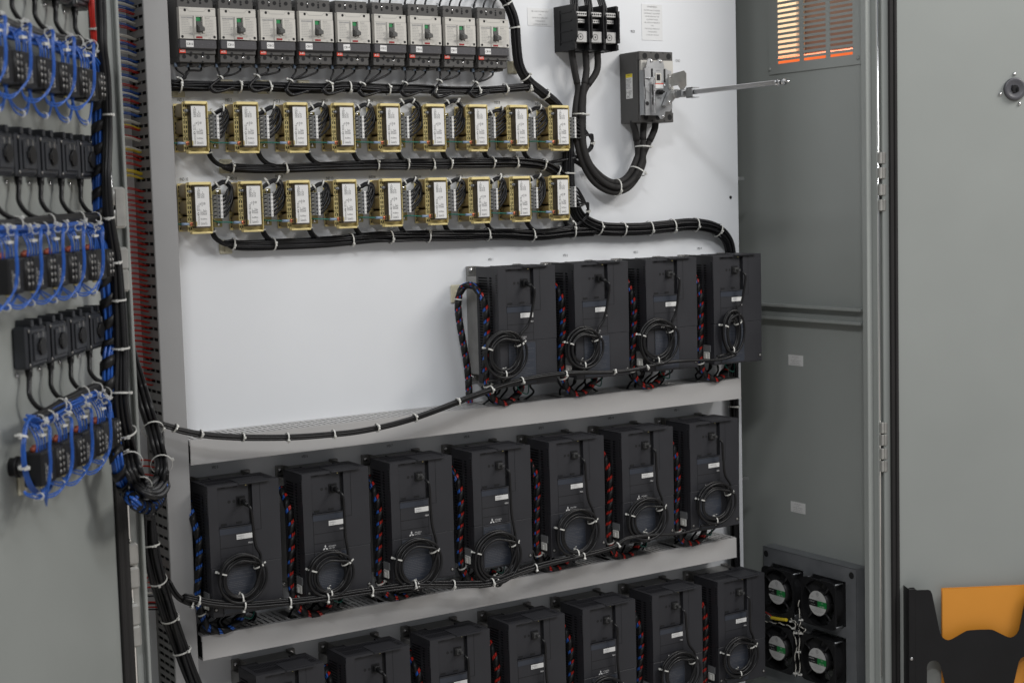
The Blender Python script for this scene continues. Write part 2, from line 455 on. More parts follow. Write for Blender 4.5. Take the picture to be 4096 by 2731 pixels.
# lock hub on the right door
def mt(Mx, x, y, z): return Mx @ Matrix.Translation((x, y, z))
h = thing('door_lock_hub', 'round dark plastic hub with a square socket on the right door', 'lock hub', world=False, mw=mt(MR, -.3205, 0, 1.591))
mb = MB()
n = 32
prof = [(.0265, 0), (.0262, .006), (.0245, .0085), (.019, .007), (.0125, .0045), (.0095, .0045)]
mb.grid([[(r_*math.cos(2*math.pi*k/n), y_, r_*math.sin(2*math.pi*k/n)) for k in range(n)] for r_, y_ in prof], 0, True, True, False)
mb.build('hub_ring', 'hub', h)
mb = MB(); mb.disc((0, .0042, 0), (0, 1, 0), .0098, 20); mb.build('socket', 'dark', h)
mb = MB(); mb.box(-.009, -.004, .0045, .008, -.006, .004, 0, .001); mb.box(-.002, .006, .0045, .007, -.009, -.006, 0, .001); mb.box(.004, .008, .0045, .0075, -.004, .009, 0, .001); mb.build('socket_jaw', 'black', h)
for (a, b) in ((0, .0348), (.0337, -.0108), (-.0119, -.0345)):
    mb = MB(); mb.screw((a, .0005, b), (0, 1, 0), .0042, 0, .9); mb.build('screw', 'chrome', h)

# document holder with an amber folder in it
h = thing('document_holder', 'black sheet metal document pocket on the right door', 'document holder', world=False, mw=mt(MR, 0, 0, 0))
mb = MB()
half = [(.0505, .4235), (.0535, .4258), (.0640, .4258), (.0708, .4192), (.0985, .4187), (.1040, .4165), (.1075, .4090), (.1265, .3130), (.1320, .3030), (.1400, .2965), (.1470, .2945), (.1540, .2960), (.1610, .2995), (.1860, .3130), (.1920, .3155), (.2000, .3165), (.2225, .3170)]
cx = .2225
top = [(-a, b) for a, b in half] + [(-(2*cx - a), b) for a, b in reversed(half[:-1])]
slot = [(.0945, .12), (.0945, .2310), (.0962, .2380), (.1005, .2440), (.1070, .2470), (.1150, .2468), (.1225, .2430), (.1275, .2350), (.1300, .2250), (.1460, .155), (.1480, .12)]
bot = [(-.0505, .12)] + [(-a, b) for a, b in slot]
sl2 = [(2*cx - a, b) for a, b in reversed(slot)]
bot += [(-a, b) for a, b in sl2] + [(-(2*cx - .0505), .12)]
poly = top + list(reversed(bot))
mb.prism(poly, .040, .0425, 'y')
mb.build('front_plate', 'black', h)
for xx in (-.0505, -(2*cx - .0505)):
    mb = MB(); s_ = -1 if xx > -.2 else 1
    mb.box(xx, xx + s_*.002, .001, .0405, .10, .4225, 0, .0008)
    mb.box(xx, xx + s_*.0165, .0405, .0440, .10, .4235, 0, .0012)
    mb.build('side_flange', 'black', h)
mb = MB(); mb.screw((-.0565, .0442, .2545), (0, 1, 0), .0042, 0, .8); mb.build('screw', 'brushed', h)
h = thing('folder', 'plain amber yellow folder standing in the black door pocket', 'folder', world=False, mw=mt(MR, 0, 0, 0))
mb = MB(); mb.box(-.1385, -.40, .0150, .0165, .10, .4150); mb.box(-.1392, -.40, .0200, .0212, .10, .4135); mb.build('cover', 'folder', h)

# ================================================================== white mounting panel and its printed marks
pan = thing('mounting_panel', 'white powder coated steel back panel carrying all the devices', 'mounting panel', (0.8, 0, 0.3))
mb = MB(); mb.box(-0.10, 1.609, 0, .003, 0.1, 2.2, 0, .0008); mb.box(1.606, 1.609, .003, .02, .1, 2.2); mb.build('sheet', 'white', pan)
mb = MB(); mb.disc((1.583, -.0006, 1.357), (0, -1, 0), .0042, 16); mb.build('hole', 'dark', pan)
for z_ in (1.404, .6446): mb = MB(); mb.box(1.609, 1.629, -.002, .010, z_ - .005, z_ + .004, 0, .001); mb.build('mounting_stud', 'brushed', pan)
def mark(t, x, z, size=.0084, m='ink', al='L'):
    mb = MB(); mb.text(t, size, (x, -.0012, z), al=al, sx=.68)
    return mb.build('printed_mark', m, pan)
def sticker(x, z, w_, h_):
    mb = MB(); mb.box(x, x + w_, -.0009, -.0002, z - h_, z); return mb
IND_MARK = [(0.149,0,1.5786),(0.2503,0,1.5797),(0.3563,0,1.5787),(0.4648,0,1.5805),(0.5717,0,1.582)] + [(0.6768,0,1.5832),(0.7748,0,1.5815),(0.893,0,1.5814),(1.0025,0,1.5792)] + [(0.1467,0,1.4223),(0.2512,0,1.4222),(0.3526,0,1.4251),(0.4683,0,1.4191),(0.57,0,1.42)] + [(0.6801,0,1.4189),(0.788,0,1.4195),(0.8951,0,1.4194),(0.9983,0,1.4236)]
for i, q in enumerate(IND_MARK): mark(('IND %d' % (i + 1)) if i != 13 else 'IND14', q[0], q[2])
VFD_MARK = [(0.8644,0,1.2314),(1.0693,0,1.2319)] + [(1.2748,0,1.2305),(1.4723,0,1.2317)] + [(0.1858,0,0.8384),(0.387,0,0.8376)] + [(0.5903,0,0.838),(0.7863,0,0.8367)] + [(0.9887,0,0.8357)] + [(1.1887,0,0.8388),(1.39,0,0.8387)]
for i, q in enumerate(VFD_MARK): mark('VFD %d' % (i + 1), q[0], q[2], .0080)
CBM = [(0.5828,0,1.7897),(0.6691,0,1.7891),(0.7503,0,1.7914),(0.84,0,1.7936)]
for i, q in enumerate(CBM): mark('CB%d' % (15 + i), q[0], q[2], .0075)
q = (1.2806,0,1.7517); mark('MCB', q[0], q[2], .0085)
q = (1.4165,0,1.6864); mark('GND', q[0] - .002, q[2], .0092, 'gink')
def info(x, z, w_, h_, rows, head, seed):
    mb = sticker(x, z, w_, h_); o = mb.build('info_label', 'film', pan)
    mb = MB()
    if head: mb.text(head, .0062, (x + w_/2, -.0014, z - .008), al='C')
    for k, t in enumerate(rows):
        mb.text(t, .0046, (x + w_/2, -.0014, z - (.016 if head else .009) - k*.0072), al='C', sx=.85)
    mb.build('print', 'faint', o)
q = (0.9885,0,1.7975); info(q[0], q[2], .068, .040, ['480_ VOLTS POWER INPUT', '3 PH', 'USE IN-TECH WIRE ONLY', 'TORQUE SPECS', '6 AWG-4/0 = 35 IN-LB'], '', 1)
q = (1.3143,0,1.8203); info(q[0], q[2], .062, .085, ['ELECTRIC SHOCK HAZARD', 'DISCONNECT ALL POWER', 'BEFORE SERVICING THE', 'EQUIPMENT INSIDE', '480_ VOLTS POWER INPUT', '3 PH', 'USE IN-TECH WIRE ONLY', 'TORQUE SPECS', '6 AWG-4/0 = 35 IN-LB'], 'WARNING', 2)
# two small stickers on the right side wall
for (y0, z0, lab) in ((-.0285, .9535, 'small white printed sticker on the grey side wall, upper of two'), (-.0310, .5745, 'small white printed sticker on the grey side wall, just above the fans')):
    st = thing('sticker', lab, 'sticker', (XW, y0, z0), 'small stickers on the side wall')
    mb = MB(); mb.box(XW - .0009, XW - .0002, y0 - .053, y0, z0 - .027, z0); mb.build('paper', 'paper', st)
    mb = MB()
    for k, t in enumerate(('480V 3PH INPUT', '60 HZ', 'SEE WIRING DIAGRAM', 'TORQUE: 35 IN-LB', 'USE COPPER WIRE ONLY')):
        mb.text(t, .0034, (XW - .0012, y0 - .0265, z0 - .0065 - k*.0045), u=(0, -1, 0), al='C')
    mb.build('print', 'gink', st)

# ================================================================== wire ducts
def hduct(x0, x1, zt, label, cuts=(), slotsteps=.0125, mt='pvc', gaps=()):
    t = thing('wire_duct', label, 'wire duct', (x0, 0, zt - .05), 'horizontal slotted wire ducts')
    H = .050; D = .0915
    mb = MB(); mb.box(x0, x1, -D - .0021, -D, zt - H, zt - .0008, 0, .001)
    mb.box(x0, x1, -.0935, -D + .004, zt - H, zt - H + .002)
    mb.build('cover', mt, t)
    us = [x0]; hol = set(); x = x0 + .008; i = 1
    while x < x1 - .012:
        wd = .0042
        for (ga, gb) in gaps:
            if ga <= x < gb: wd = gb - x - .002
        us += [x, x + wd]; hol |= {(i, 1), (i, 3)}
        if wd > .01: hol |= {(i, 2)}
        i += 2; x += slotsteps if wd < .01 else wd + .0085
    us.append(x1)
    mb = MB(); mb.plate(us, [-.0895, -.0868, -.0505, -.0455, -.0115, -.0030], hol, lambda u, v, w_: (u, v, w_), zt - .0018, zt)
    hol2 = set((a, 1) for a, b in hol)
    mb.plate(us, [zt - .012, zt - .007, zt - .0018], {(a, 1) for a, b in hol if b == 1}, lambda u, v, w_: (u, w_, v), -.0895, -.0878)
    mb.build('slotted_wall', mt, t)
    mb = MB(); mb.box(x0, x1, -.003, -.0005, zt - H, zt); mb.box(x0, x1, -.0895, -.003, zt - H, zt - H + .002); mb.build('rear_wall', mt, t)
    mb = MB(); mb.box(x0 + .003, x1 - .003, -.085, -.004, zt - H + .003, zt - .022); mb.build('wires_inside', 'dark', t)
    return t
g1 = [(0.8006 + .2013*k - .03, .8006 + .2013*k + .075) for k in range(4)]
hduct(.1065, 1.527, .9165, 'pale grey slotted wire duct below the top row of dark drives', gaps=[(a + .02, a + .045) for a, b in g1])
g2 = [(0.12 + .2007*k - .02, .12 + .2007*k + .01) for k in range(1, 7)]
hduct(.1125, 1.505, .5240, 'pale grey slotted wire duct between the middle and bottom drive rows', gaps=g2)
hduct(.1125, 1.505, .1250, 'pale grey slotted wire duct under the bottom row of drives', slotsteps=.05)
# vertical duct on the left
vd = thing('wire_duct', 'tall vertical grey wire duct with comb sides left of the devices', 'wire duct', (.077, 0, .2), None)
mb = MB(); mb.box(.0525, .1015, -.0985, -.0945, .1, 2.2, 0, .0015); mb.build('cover', 'pvc2', vd)
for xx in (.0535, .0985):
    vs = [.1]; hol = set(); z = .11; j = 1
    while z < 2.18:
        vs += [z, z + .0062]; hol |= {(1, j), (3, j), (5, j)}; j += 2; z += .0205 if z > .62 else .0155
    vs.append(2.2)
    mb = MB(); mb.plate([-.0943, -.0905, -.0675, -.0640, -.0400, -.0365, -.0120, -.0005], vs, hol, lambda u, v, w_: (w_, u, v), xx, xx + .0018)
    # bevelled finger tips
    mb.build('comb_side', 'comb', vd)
mb = MB(); mb.box(.0585, .0965, -.075, -.004, .1, 2.2); mb.build('wires_inside', 'dark', vd)

# ================================================================== circuit breakers
def make_breaker():
    t = thing('circuit_breaker', '', 'circuit breaker', world=False)
    # local: origin at the cover's top left corner on the panel plane; z up, y towards the panel positive
    mb = MB()
    mb.box(.0005, .0748, -.052, 0, -.1050, .0255, 0, .0012)
    mb.box(-.0003, .0752, -.046, -.004, -.095, .012, 0, .001)
    # terminal hoods under the body
    for k in range(3): mb.box(.0045 + k*.0247, .0205 + k*.0247, -.044, -.008, -.1105, -.1050, 0, .001)
    mb.box(.0, .0752, -.0555, -.05, -.0885, -.0795, 0, .001)
    b = mb.build('body', 'cbd', t)
    mb = MB()
    for zz, ks in ((.0152, (.0117, .0365, .0615)), (-.0942, (.0105, .0350, .0600))):
        for x in ks: mb.disc((x, -.0523, zz), (0, -1, 0), .0040, 16)
    for x in (.0240, .0485):
        for (zz, r_) in ((.0200, .0016), (.0150, .0023), (.0102, .0024), (-.0870, .0027), (-.0915, .0024), (-.1030, .0019)):
            mb.disc((x, -.0559 if -.0885 < zz < -.08 else -.0523, zz), (0, -1, 0), r_, 12)
    for x in (.0018, .0732):
        for zz in (.0165, -.0935): mb.disc((x, -.0523, zz), (0, -1, 0), .0010, 8)
    mb.build('hole_screw_pattern', 'dark', b)
    mb = MB(); mb.screw((.0238, -.0526, .0162), (0, -1, 0), .0021); mb.build('terminal_screw', 'chrome', b)
    mb = MB(); mb.screw((.0482, -.0526, -.0945), (0, -1, 0), .0022); mb.build('terminal_screw', 'chrome', b)
    mb = MB()
    f = lambda u, v, w_: (u, w_, v)
    mb.plate([.0002, .0338, .0462, .0750], [-.0605, -.0475, -.0178, 0], {(1, 1)}, f, -.062, -.0555)
    mb.box(.0002, .0750, -.0555, -.05, -.0605, 0)
    mb.box(.0290, .0512, -.0635, -.0622, -.0605, -.0500, 0, .0003)
    mb.box(.0290, .0334, -.0645, -.0622, -.0500, -.0165, 0, .0005); mb.box(.0466, .0512, -.0645, -.0622, -.0500, -.0165, 0, .0005)
    mb.box(.0750, .0763, -.0612, -.050, -.0605, -.0162)
    cv = mb.build('cover', 'cbw', t)
    mb = MB()
    for (x, z_) in ((.0123, -.0058), (.0621, -.0053), (.0052, -.0567), (.0712, -.0560)): mb.disc((x, -.0623, z_), (0, -1, 0), .0027, 14)
    mb.face([(.0337, -.0558, -.0475), (.0463, -.0558, -.0475), (.0463, -.0558, -.0178), (.0337, -.0558, -.0178)])
    mb.build('hole_screw_pattern', 'dark', cv)
    mb = MB(); e = -.0624
    def ln(a, b, w_=.0004):
        a = Vector((a[0], e, a[1])); b = Vector((b[0], e, b[1])); d = (b - a).normalized().cross(Vector((0, 1, 0))) * w_/2
        mb.face([a - d, b - d, b + d, a + d])
    for p in (((.001, -.0028), (.0168, -.0028)), ((.0168, -.0028), (.0208, -.0078)), ((.0208, -.0078), (.0514, -.0074)), ((.0514, -.0074), (.0550, -.0025)), ((.0550, -.0025), (.0745, -.0022)), ((.0005, -.0163), (.0748, -.0160)), ((.0270, -.0178), (.0270, -.0600))): ln(*p)
    mb.face([(.0040, e, -.0216), (.0264, e, -.0213), (.0264, e, -.0185), (.0040, e, -.0187)])
    mb.lines((.0045, e, -.0245), (1, 0, 0), (0, 0, 1), .020, 9, .0033, .0007, seed=3)
    mb.lines((.0530, e, -.0240), (1, 0, 0), (0, 0, 1), .019, 11, .0030, .0006, seed=4, fill=.8)
    mb.text('Susol', .0046, (.0527, e, -.0210)); mb.text('LS', .0046, (.0590, e, -.0598)); mb.text('CE', .0052, (.0205, e, -.0525)); mb.text('15A', .0035, (.0370, -.0637, -.0535))
    mb.ring((.0238, e, -.0392), (0, -1, 0), .0022, .0026, .0001, 16)
    mb.text('UL', .0022, (.0238, e, -.0400), al='C')
    mb.build('print', 'gink', cv)
    mb = MB(); mb.text('UTE 100E', .0030, (.0048, -.0627, -.0210), sx=.9); mb.build('model_mark', 'cbw', cv)
    mb = MB(); mb.box(.0340, .0440, -.0600, -.0560, -.0262, -.0180); mb.build('green_flag', 'greeni', t)
    mb = MB()
    mb.box(.0345, .0456, -.0640, -.0565, -.0440, -.0262, 0, .001)
    mb.prism([(-.0640, -.0330), (-.0790, -.0400), (-.0790, -.0462), (-.0640, -.0470)], .0352, .0452, 'x')
    mb.build('toggle', 'cbh', t)
    mb = MB(); mb.box(.0328, .0454, -.0640, -.0632, -.0592, -.0556); mb.build('trip_button', 'redi', t)
    mb = MB(); mb.box(-.0013, .0748, -.0625, -.05, -.0790, -.0622, 0, .0012); mb.box(.0, .0735, -.057, -.05, -.0806, -.0790)
    tu = mb.build('trip_unit', 'cbt', t)
    mb = MB(); e = -.0628
    mb.text('FTU', .0028, (.0030, e, -.0672)); mb.text('15A', .0042, (.0545, e, -.0700)); mb.text('40C', .0026, (.0550, e, -.0738)); mb.text('3P', .0022, (.0560, e, -.0768))
    ln((.0330, -.0755), (.0330, -.0665)); ln((.0330, -.0665), (.0350, -.0690)); ln((.0350, -.0690), (.0362, -.0740)); ln((.0362, -.0740), (.0390, -.0755)); ln((.0330, -.0757), (.0400, -.0757))
    mb.lines((.0430, e, -.0715), (1, 0, 0), (0, 0, 1), .006, 1, .003, .0007, seed=5); mb.lines((.0655, e, -.0700), (1, 0, 0), (0, 0, 1), .005, 2, .003, .0012, seed=6)
    mb.v = [(p[0], e if abs(p[1] + .0624) < 1e-6 else p[1], p[2]) for p in mb.v]
    mb.build('print', 'dimink', tu)
    mb = MB(); mb.box(-.0005, .0125, -.0565, -.0557, -.0878, -.0797); dg = mb.build('danger_sticker', 'redl', t)
    mb = MB(); mb.lines((.0055, -.0568, -.0830), (1, 0, 0), (0, 0, 1), .0055, 2, .0022, .0011, seed=2, fill=1)
    mb.face([(.0012, -.0568, -.0852), (.0044, -.0568, -.0852), (.0028, -.0568, -.0822)]); mb.build('print', 'paper', dg)
    return t
CBX = [.1373, .2223, .3073, .3925, .4780, .5636, .6494, .7352, .8217]
CBZ = [1.7556, 1.7565, 1.7573, 1.7581, 1.7588, 1.7592, 1.7595, 1.7597, 1.7599]
proto = make_breaker()
POS9 = ['at the left end of the row', 'second in the row', 'third in the row', 'fourth in the row', 'in the middle of the row', 'sixth in the row', 'seventh in the row', 'next to the row end', 'at the right end of the row']
for i in range(9):
    o = proto if i == 0 else copy_tree(proto)
    o.location = (CBX[i], 0, CBZ[i] )
    o['label'] = 'grey circuit breaker with white CB%d sticker' % (10 + i); o['group'] = 'circuit breakers along the top'
rn = random.Random(5)
TILT = [0, -1, 0, 0, 3, -2, -1, -1, 0]
for i in range(9):
    root = [o for o in col.objects if o.get('label') == 'grey circuit breaker with white CB%d sticker' % (10 + i)][0]
    a = R(TILT[i]); u = Vector((math.cos(a), 0, math.sin(a))); v = Vector((-math.sin(a), 0, math.cos(a)))
    c0 = Vector((.0193, -.0629, -.0704))
    mb = MB(); mb.face([c0 - u*.0077 - v*.0061, c0 + u*.0077 - v*.0061, c0 + u*.0077 + v*.0061, c0 - u*.0077 + v*.0061]); s_ = mb.build('number_sticker', 'paper', root)
    mb = MB(); mb.text('CB%d' % (10 + i), .0062, c0 + Vector((0, -.0003, 0)) - v*.0022, u, v, al='C', sx=.95); mb.build('number', 'ink', s_)
# three leads out of each breaker, gathered and turned down into the long bundle
GATH = [(0.1473,-0.03,1.6182),(0.2317,-0.03,1.6243),(0.311,-0.03,1.6282),(0.3835,-0.03,1.6208),(0.4716,-0.03,1.6176)] + [(0.55,-0.03,1.6165),(0.6516,-0.03,1.6199),(0.7376,-0.03,1.6256),(0.829,-0.03,1.6238)]
LOW = [(0.1253,-0.035,1.6037),(0.2083,-0.035,1.6019),(0.2923,-0.035,1.6047),(0.3732,-0.035,1.598),(0.4549,-0.035,1.6008)] + [(0.5391,-0.035,1.5986),(0.6393,-0.035,1.6),(0.7187,-0.035,1.5977),(0.8107,-0.035,1.5997)]
for i in range(9):
    t = thing('breaker_leads', 'three black leads leaving the bottom of breaker CB%d' % (10 + i), 'wires', (CBX[i], 0, CBZ[i] - .11), 'leads below the circuit breakers')
    g = Vector(GATH[i]); lo = Vector(LOW[i])
    mb = MB()
    for k in range(3):
        x = CBX[i] + .0125 + k*.0247 - .010
        s0 = Vector((x, -.026, CBZ[i] - .108)); off = Vector((.0025*(k-1), -.002*(k % 2), .0015*(k-1)))
        if i == 0: pts = [s0, s0 + Vector((.001, -.003, -.010)), g + Vector((.013, 0, .008 + .004*k)) + off, g + off, g + Vector((-.03, .005, -.010)) + off]
        else: pts = [s0, s0 + Vector((.001*(1-k), -.003, -.010)), s0.lerp(g, .62) + Vector((.004*(k-.2), -.003, -.003)), g + off, g.lerp(lo, .55) + Vector((-.006, -.003, 0)) + off, lo + Vector((-.004, -.004, .002)) + off, lo + Vector((.006, -.003, -.006)) + off, lo + Vector((.022, 0, -.004)) + off*1.5, lo + Vector((.050, .004, .004)) + off]
        mb.tube(pts, .0021, 7, k=7)
    mb.build('wires', 'wire', t)
    mb = MB()
    for k in range(3):
        x = CBX[i] + .0125 + k*.0247 - .010; mb.cyl((x, -.026, CBZ[i] - .104), (x, -.0265, CBZ[i] - .1125), .0030, n=10)
    mb.build('ferrule', 'crimp', t)
    P = smooth([g + Vector((.012, 0, .010)), g, lo.lerp(g, .4)], 6); add_tie(P, 6, .0050, t, 2.2)
for i in range(5, 9):
    t = thing('breaker_leads', 'black leads going up from the top of breaker CB%d' % (10 + i), 'wires', (CBX[i], 0, CBZ[i] + .03), 'leads above the circuit breakers')
    mb = MB()
    for k in range(3):
        x = CBX[i] + .010 + k*.0247
        mb.tube([(x - .004, -.030, CBZ[i] + .020), (x - .003, -.032, CBZ[i] + .035), (x + .012, -.028, CBZ[i] + .055), (x + .03, -.02, CBZ[i] + .08)], .0021, 7)
    mb.build('wires', 'wire', t)

# ================================================================== inductors (two rows of nine)
def make_inductor():
    # local: origin at the label's top left on the panel plane
    t = thing('line_reactor', '', 'line reactor', world=False)
    f = lambda u, v, w_: (u, w_, v)
    for y0 in (-.0075, -.0545):
        for k in range(3):
            z1 = .0085 - k*.0322; z0 = z1 - .0310
            mb = MB()
            xs = [-.0090, -.0078, -.0052, -.0036, -.0008, .0385]; zs = [z0, z0 + .004, z0 + .009, z0 + .0125, z0 + .018, z0 + .0215, z0 + .027, z1]
            mb.plate(xs, zs, {(1, 1), (1, 3), (1, 5), (3, 1), (3, 3), (3, 5)}, f, y0, y0 + .0032)
            mb.box(xs[1], xs[4], y0 + .0012, y0 + .0030, z0 + .0035, z0 + .0275, 1)  # dark backing plate stands in for the shade inside the slots
            if y0 < -.02:
                mb.box(.0372, .0385, y0 - .0125, y0, z0, z1, 0, .0006)
                mb.face([(-.0072, y0 - .0004, z0 + .001), (-.0060, y0 - .0004, z0 + .001), (-.0040, y0 - .0004, z0 + .0045), (-.0052, y0 - .0004, z0 + .0045)], 1)
                mb.face([(-.0070, y0 - .0004, z1 - .0015), (-.0050, y0 - .0004, z1 - .004), (-.0040, y0 - .0004, z1 - .003), (-.0060, y0 - .0004, z1 - .001)], 1)
            mb.build('bobbin_flange', ['bobbin', 'dark'], t)
    mb = MB(); mb.box(-.0075, .0385, -.0650, -.0513, .0040, .0100, 0, .001); mb.build('bobbin_flange', 'bobbin', t)
    mb = MB(); mb.box(-.0045, .0385, -.0640, -.0513, -.0915, -.0870, 0, .001); mb.build('bobbin_flange', 'bobbin', t)
    for k in range(3):
        zc = .0085 - k*.0322 - .0155; mb = MB()
        rings = []
        for j in range(13):
            y = -.0078 - .0435*j/12; g = 1 - .015*(j % 2) - .10*abs(j/6 - 1)**5
            w_ = .0152*g; pts = []
            for q in range(28):
                a = 2*math.pi*q/28; e = 5.0
                cx_, sz_ = math.cos(a), math.sin(a)
                pts.append((.0150 + .0240*g*math.copysign(abs(cx_)**(2/e), cx_), y, zc + w_*math.copysign(abs(sz_)**(2/e), sz_)))
            rings.append(pts)
        mb.grid(rings, 0, True); mb.build('coil', 'coil', t)
    mb = MB(); mb.box(.0000, .0300, -.0742, -.0545, -.0800, .0020, 0, .0008); mb.box(.0000, .0300, -.0085, -.0002, -.0800, .0020)
    for k in range(4): mb.box(.0020, .0280, -.0545, -.0085, -.0800 + k*.0272, -.0795 + k*.0272 + .0005)
    mb.build('core', 'core', t)
    mb = MB(); mb.box(.0006, .0298, -.0750, -.0742, -.0770, .0000, 0, .0004); lb = mb.build('label_plate', 'paper', t)
    mb = MB(); e = -.0754; U = (0, 0, 1); V = (-1, 0, 0)
    mb.text('MANGOLDT', .0041, (.0075, e, -.0745), U, V, sx=.95)
    mb.face([(.0072, e, -.0520), (.0035, e, -.0545), (.0072, e, -.0545)]); mb.face([(.0072, e, -.0520), (.0035, e, -.0495), (.0072, e, -.0495)]); mb.face([(.0030, e, -.0530), (.0042, e, -.0520), (.0030, e, -.0510)])
    mb.lines((.0052, e, -.0470), U, V, .012, 1, .002, .0009, seed=1, fill=1); mb.lines((.0078, e, -.0470), U, V, .014, 1, .002, .0009, seed=2, fill=1)
    for k in range(7): mb.lines((.0112 + k*.0019, e, -.0735), U, V, .0065, 1, .001, .0007, seed=10 + k, fill=.5); mb.lines((.0112 + k*.0019, e, -.0640), U, V, .0035, 1, .001, .0007, seed=20 + k, fill=.5); mb.lines((.0112 + k*.0019, e, -.0545), U, V, .014, 1, .001, .0007, seed=30 + k, fill=.4)
    mb.face([(.0112, e, -.0330), (.0085, e, -.0345), (.0112, e, -.0345)]); mb.face([(.0112, e, -.0330), (.0085, e, -.0315), (.0112, e, -.0315)]); mb.lines((.0145, e, -.0375), U, V, .009, 1, .001, .0011, seed=4, fill=1)
    mb.ring((.0185, e, -.0325), (0, -1, 0), .0017, .0021, .0001, 14); mb.text('UL', .0030, (.0205, e, -.0345), U, V)
    for k, (a, l) in enumerate(((.0065, .016), (.0085, .020), (.0105, .017), (.0135, .008), (.0165, .012), (.0190, .010))): mb.lines((a, e, -.0215), U, V, l, 1, .001, .0009, seed=50 + k, fill=1)
    mb.build('print', 'ink2', lb)
    # bolt at the top, earth lug at the bottom of the core's left side
    mb = MB(); mb.cyl((-.0058, -.0625, -.0085), (.0005, -.0625, -.0085), .0032, n=6); mb.cyl((-.0090, -.0625, -.0085), (-.0055, -.0625, -.0085), .0018, n=10); mb.cyl((-.0062, -.0625, -.0085), (-.0055, -.0625, -.0085), .0042, n=14); mb.build('bolt', 'zinc', t)
    mb = MB(); mb.box(-.0110, .0000, -.0662, -.0650, -.0765, -.0665); mb.box(-.0005, .0020, -.0766, -.0752, -.0757, -.0672); mb.build('earth_lug', 'gold', t)
    mb = MB(); mb.screw((-.0062, -.0664, -.0715), (0, -1, 0), .0041, 0, .7); mb.box(-.0092, -.0032, -.0697, -.0692, -.0719, -.0711, 1); mb.box(-.0066, -.0058, -.0697, -.0692, -.0745, -.0685, 1); mb.build('earth_screw', ['copper', 'dark'], t)
    # terminal strip on its bracket at the right
    mb = MB()
    for k in range(6):
        z1 = -.0155 - k*.00785; z0 = z1 - .0074
        mb.prism([(.0390, -.020), (.0390, -.046), (.0545, -.0540), (.0660, -.0540), (.0660, -.020)], z0, z1, 'z')
        mb.box(.0545, .0610, -.0552, -.0540, z0, z1)
    tb = mb.build('terminal_strip', 'tb', t)
    mb = MB()
    for k in range(6):
        zc = -.0155 - k*.00785 - .0037
        for (x0, x1) in ((.0405, .0455), (.0475, .0525)):
            ya = -.046 - (x0 - .0390)*.516; yb = -.046 - (x1 - .0390)*.516
            mb.face([(x0, ya - .0004, zc - .0023), (x1, yb - .0004, zc - .0023), (x1, yb - .0004, zc + .0023), (x0, ya - .0004, zc + .0023)], 0)
            mb.face([(x0 + .001, ya - .0011, zc - .0022), (x1, yb - .0007, zc - .0022), (x1, yb - .0007, zc - .0002), (x0 + .001, ya - .0011, zc - .0002)], 1)
        mb.disc((.0578, -.0555, zc), (0, -1, 0), .0019, 12, 0)
    mb.build('entry_pattern', ['dark', 'zinc'], tb)
    mb = MB(); mb.box(.0612, .0658, -.0546, -.0540, -.0622, -.0155); ms = mb.build('marker_strip', 'paper', tb)
    mb = MB()
    for k, ch in enumerate('ZWYVXU'): mb.text(ch, .0040, (.0650, -.0549, -.0155 - k*.00785 - .0037), (0, 0, 1), (-1, 0, 0), al='C')
    mb.build('letters', 'ink', ms)
    mb = MB(); mb.box(.0420, .0640, -.0200, -.0185, -.0660, -.0100); mb.box(.0600, .0640, -.0185, -.0015, -.0660, -.0100); mb.box(.0600, .0850, -.0015, -.0002, -.0800, -.0050, 0, .0004)
    br = mb.build('terminal_bracket', 'gold', t)
    for z_ in (-.0100, -.0740): mb = MB(); mb.screw((.0765, -.0016, z_), (0, -1, 0), .0042, 0, .7); mb.build('screw', 'chrome', br)
    return t
XR = [[.1472, .2543, .3632, .4693, .5768, .6876, .7948, .9004, 1.0124], [.1476, .2560, .3614, .4681, .5754, .6868, .7958, .9025, 1.0076]]
ZR = [1.5648, 1.4080]
# height of the lead arch above each terminal strip, and how far it reaches right
ARCH = [[(-.009, .026), (-.002, .031), (.005, .033), (.006, .031), (.015, .038), (.017, .034), (-.003, .045), (.003, .042), (-.030, .056)],
        [(.007, .028), (.008, .030), (-.001, .026), (-.003, .026), (.004, .033), (.003, .034), (.004, .029), (.007, .027), (-.045, .044)]]
RB = [[(0.2385,-0.02,1.4462),(0.2824,-0.02,1.4436),(0.343,-0.02,1.4428),(0.4539,-0.02,1.4457),(0.5618,-0.02,1.4476)] + [(0.6179,-0.02,1.4481),(0.6654,-0.02,1.4482),(0.7317,-0.02,1.4479),(0.7811,-0.02,1.4491),(0.8807,-0.02,1.4497),(0.9393,-0.02,1.4497),(0.9974,-0.02,1.445),(1.028,-0.02,1.4365)], [(0.2379,-0.02,1.2946),(0.2753,-0.02,1.2901),(0.3452,-0.02,1.2894),(0.4543,-0.02,1.2895),(0.5629,-0.02,1.2941)] + [(0.6068,-0.02,1.2936),(0.6747,-0.02,1.2933),(0.7833,-0.02,1.2916),(0.8916,-0.02,1.2901),(0.9951,-0.02,1.2841),(1.0749,-0.02,1.2883)]]
def bz(r_, x, d):
    # height of the row's bundle at x
    l = RB[r_]
    if x < l[0][0]: return d
    for a, b in zip(l, l[1:]):
        if a[0] <= x <= b[0]: return a[2] + (b[2] - a[2])*(x - a[0])/(b[0] - a[0])
    return l[-1][2]
proto = make_inductor()
RN = ['upper row', 'lower row']
def ind_no(r_, i): return r_*9 + i + 1
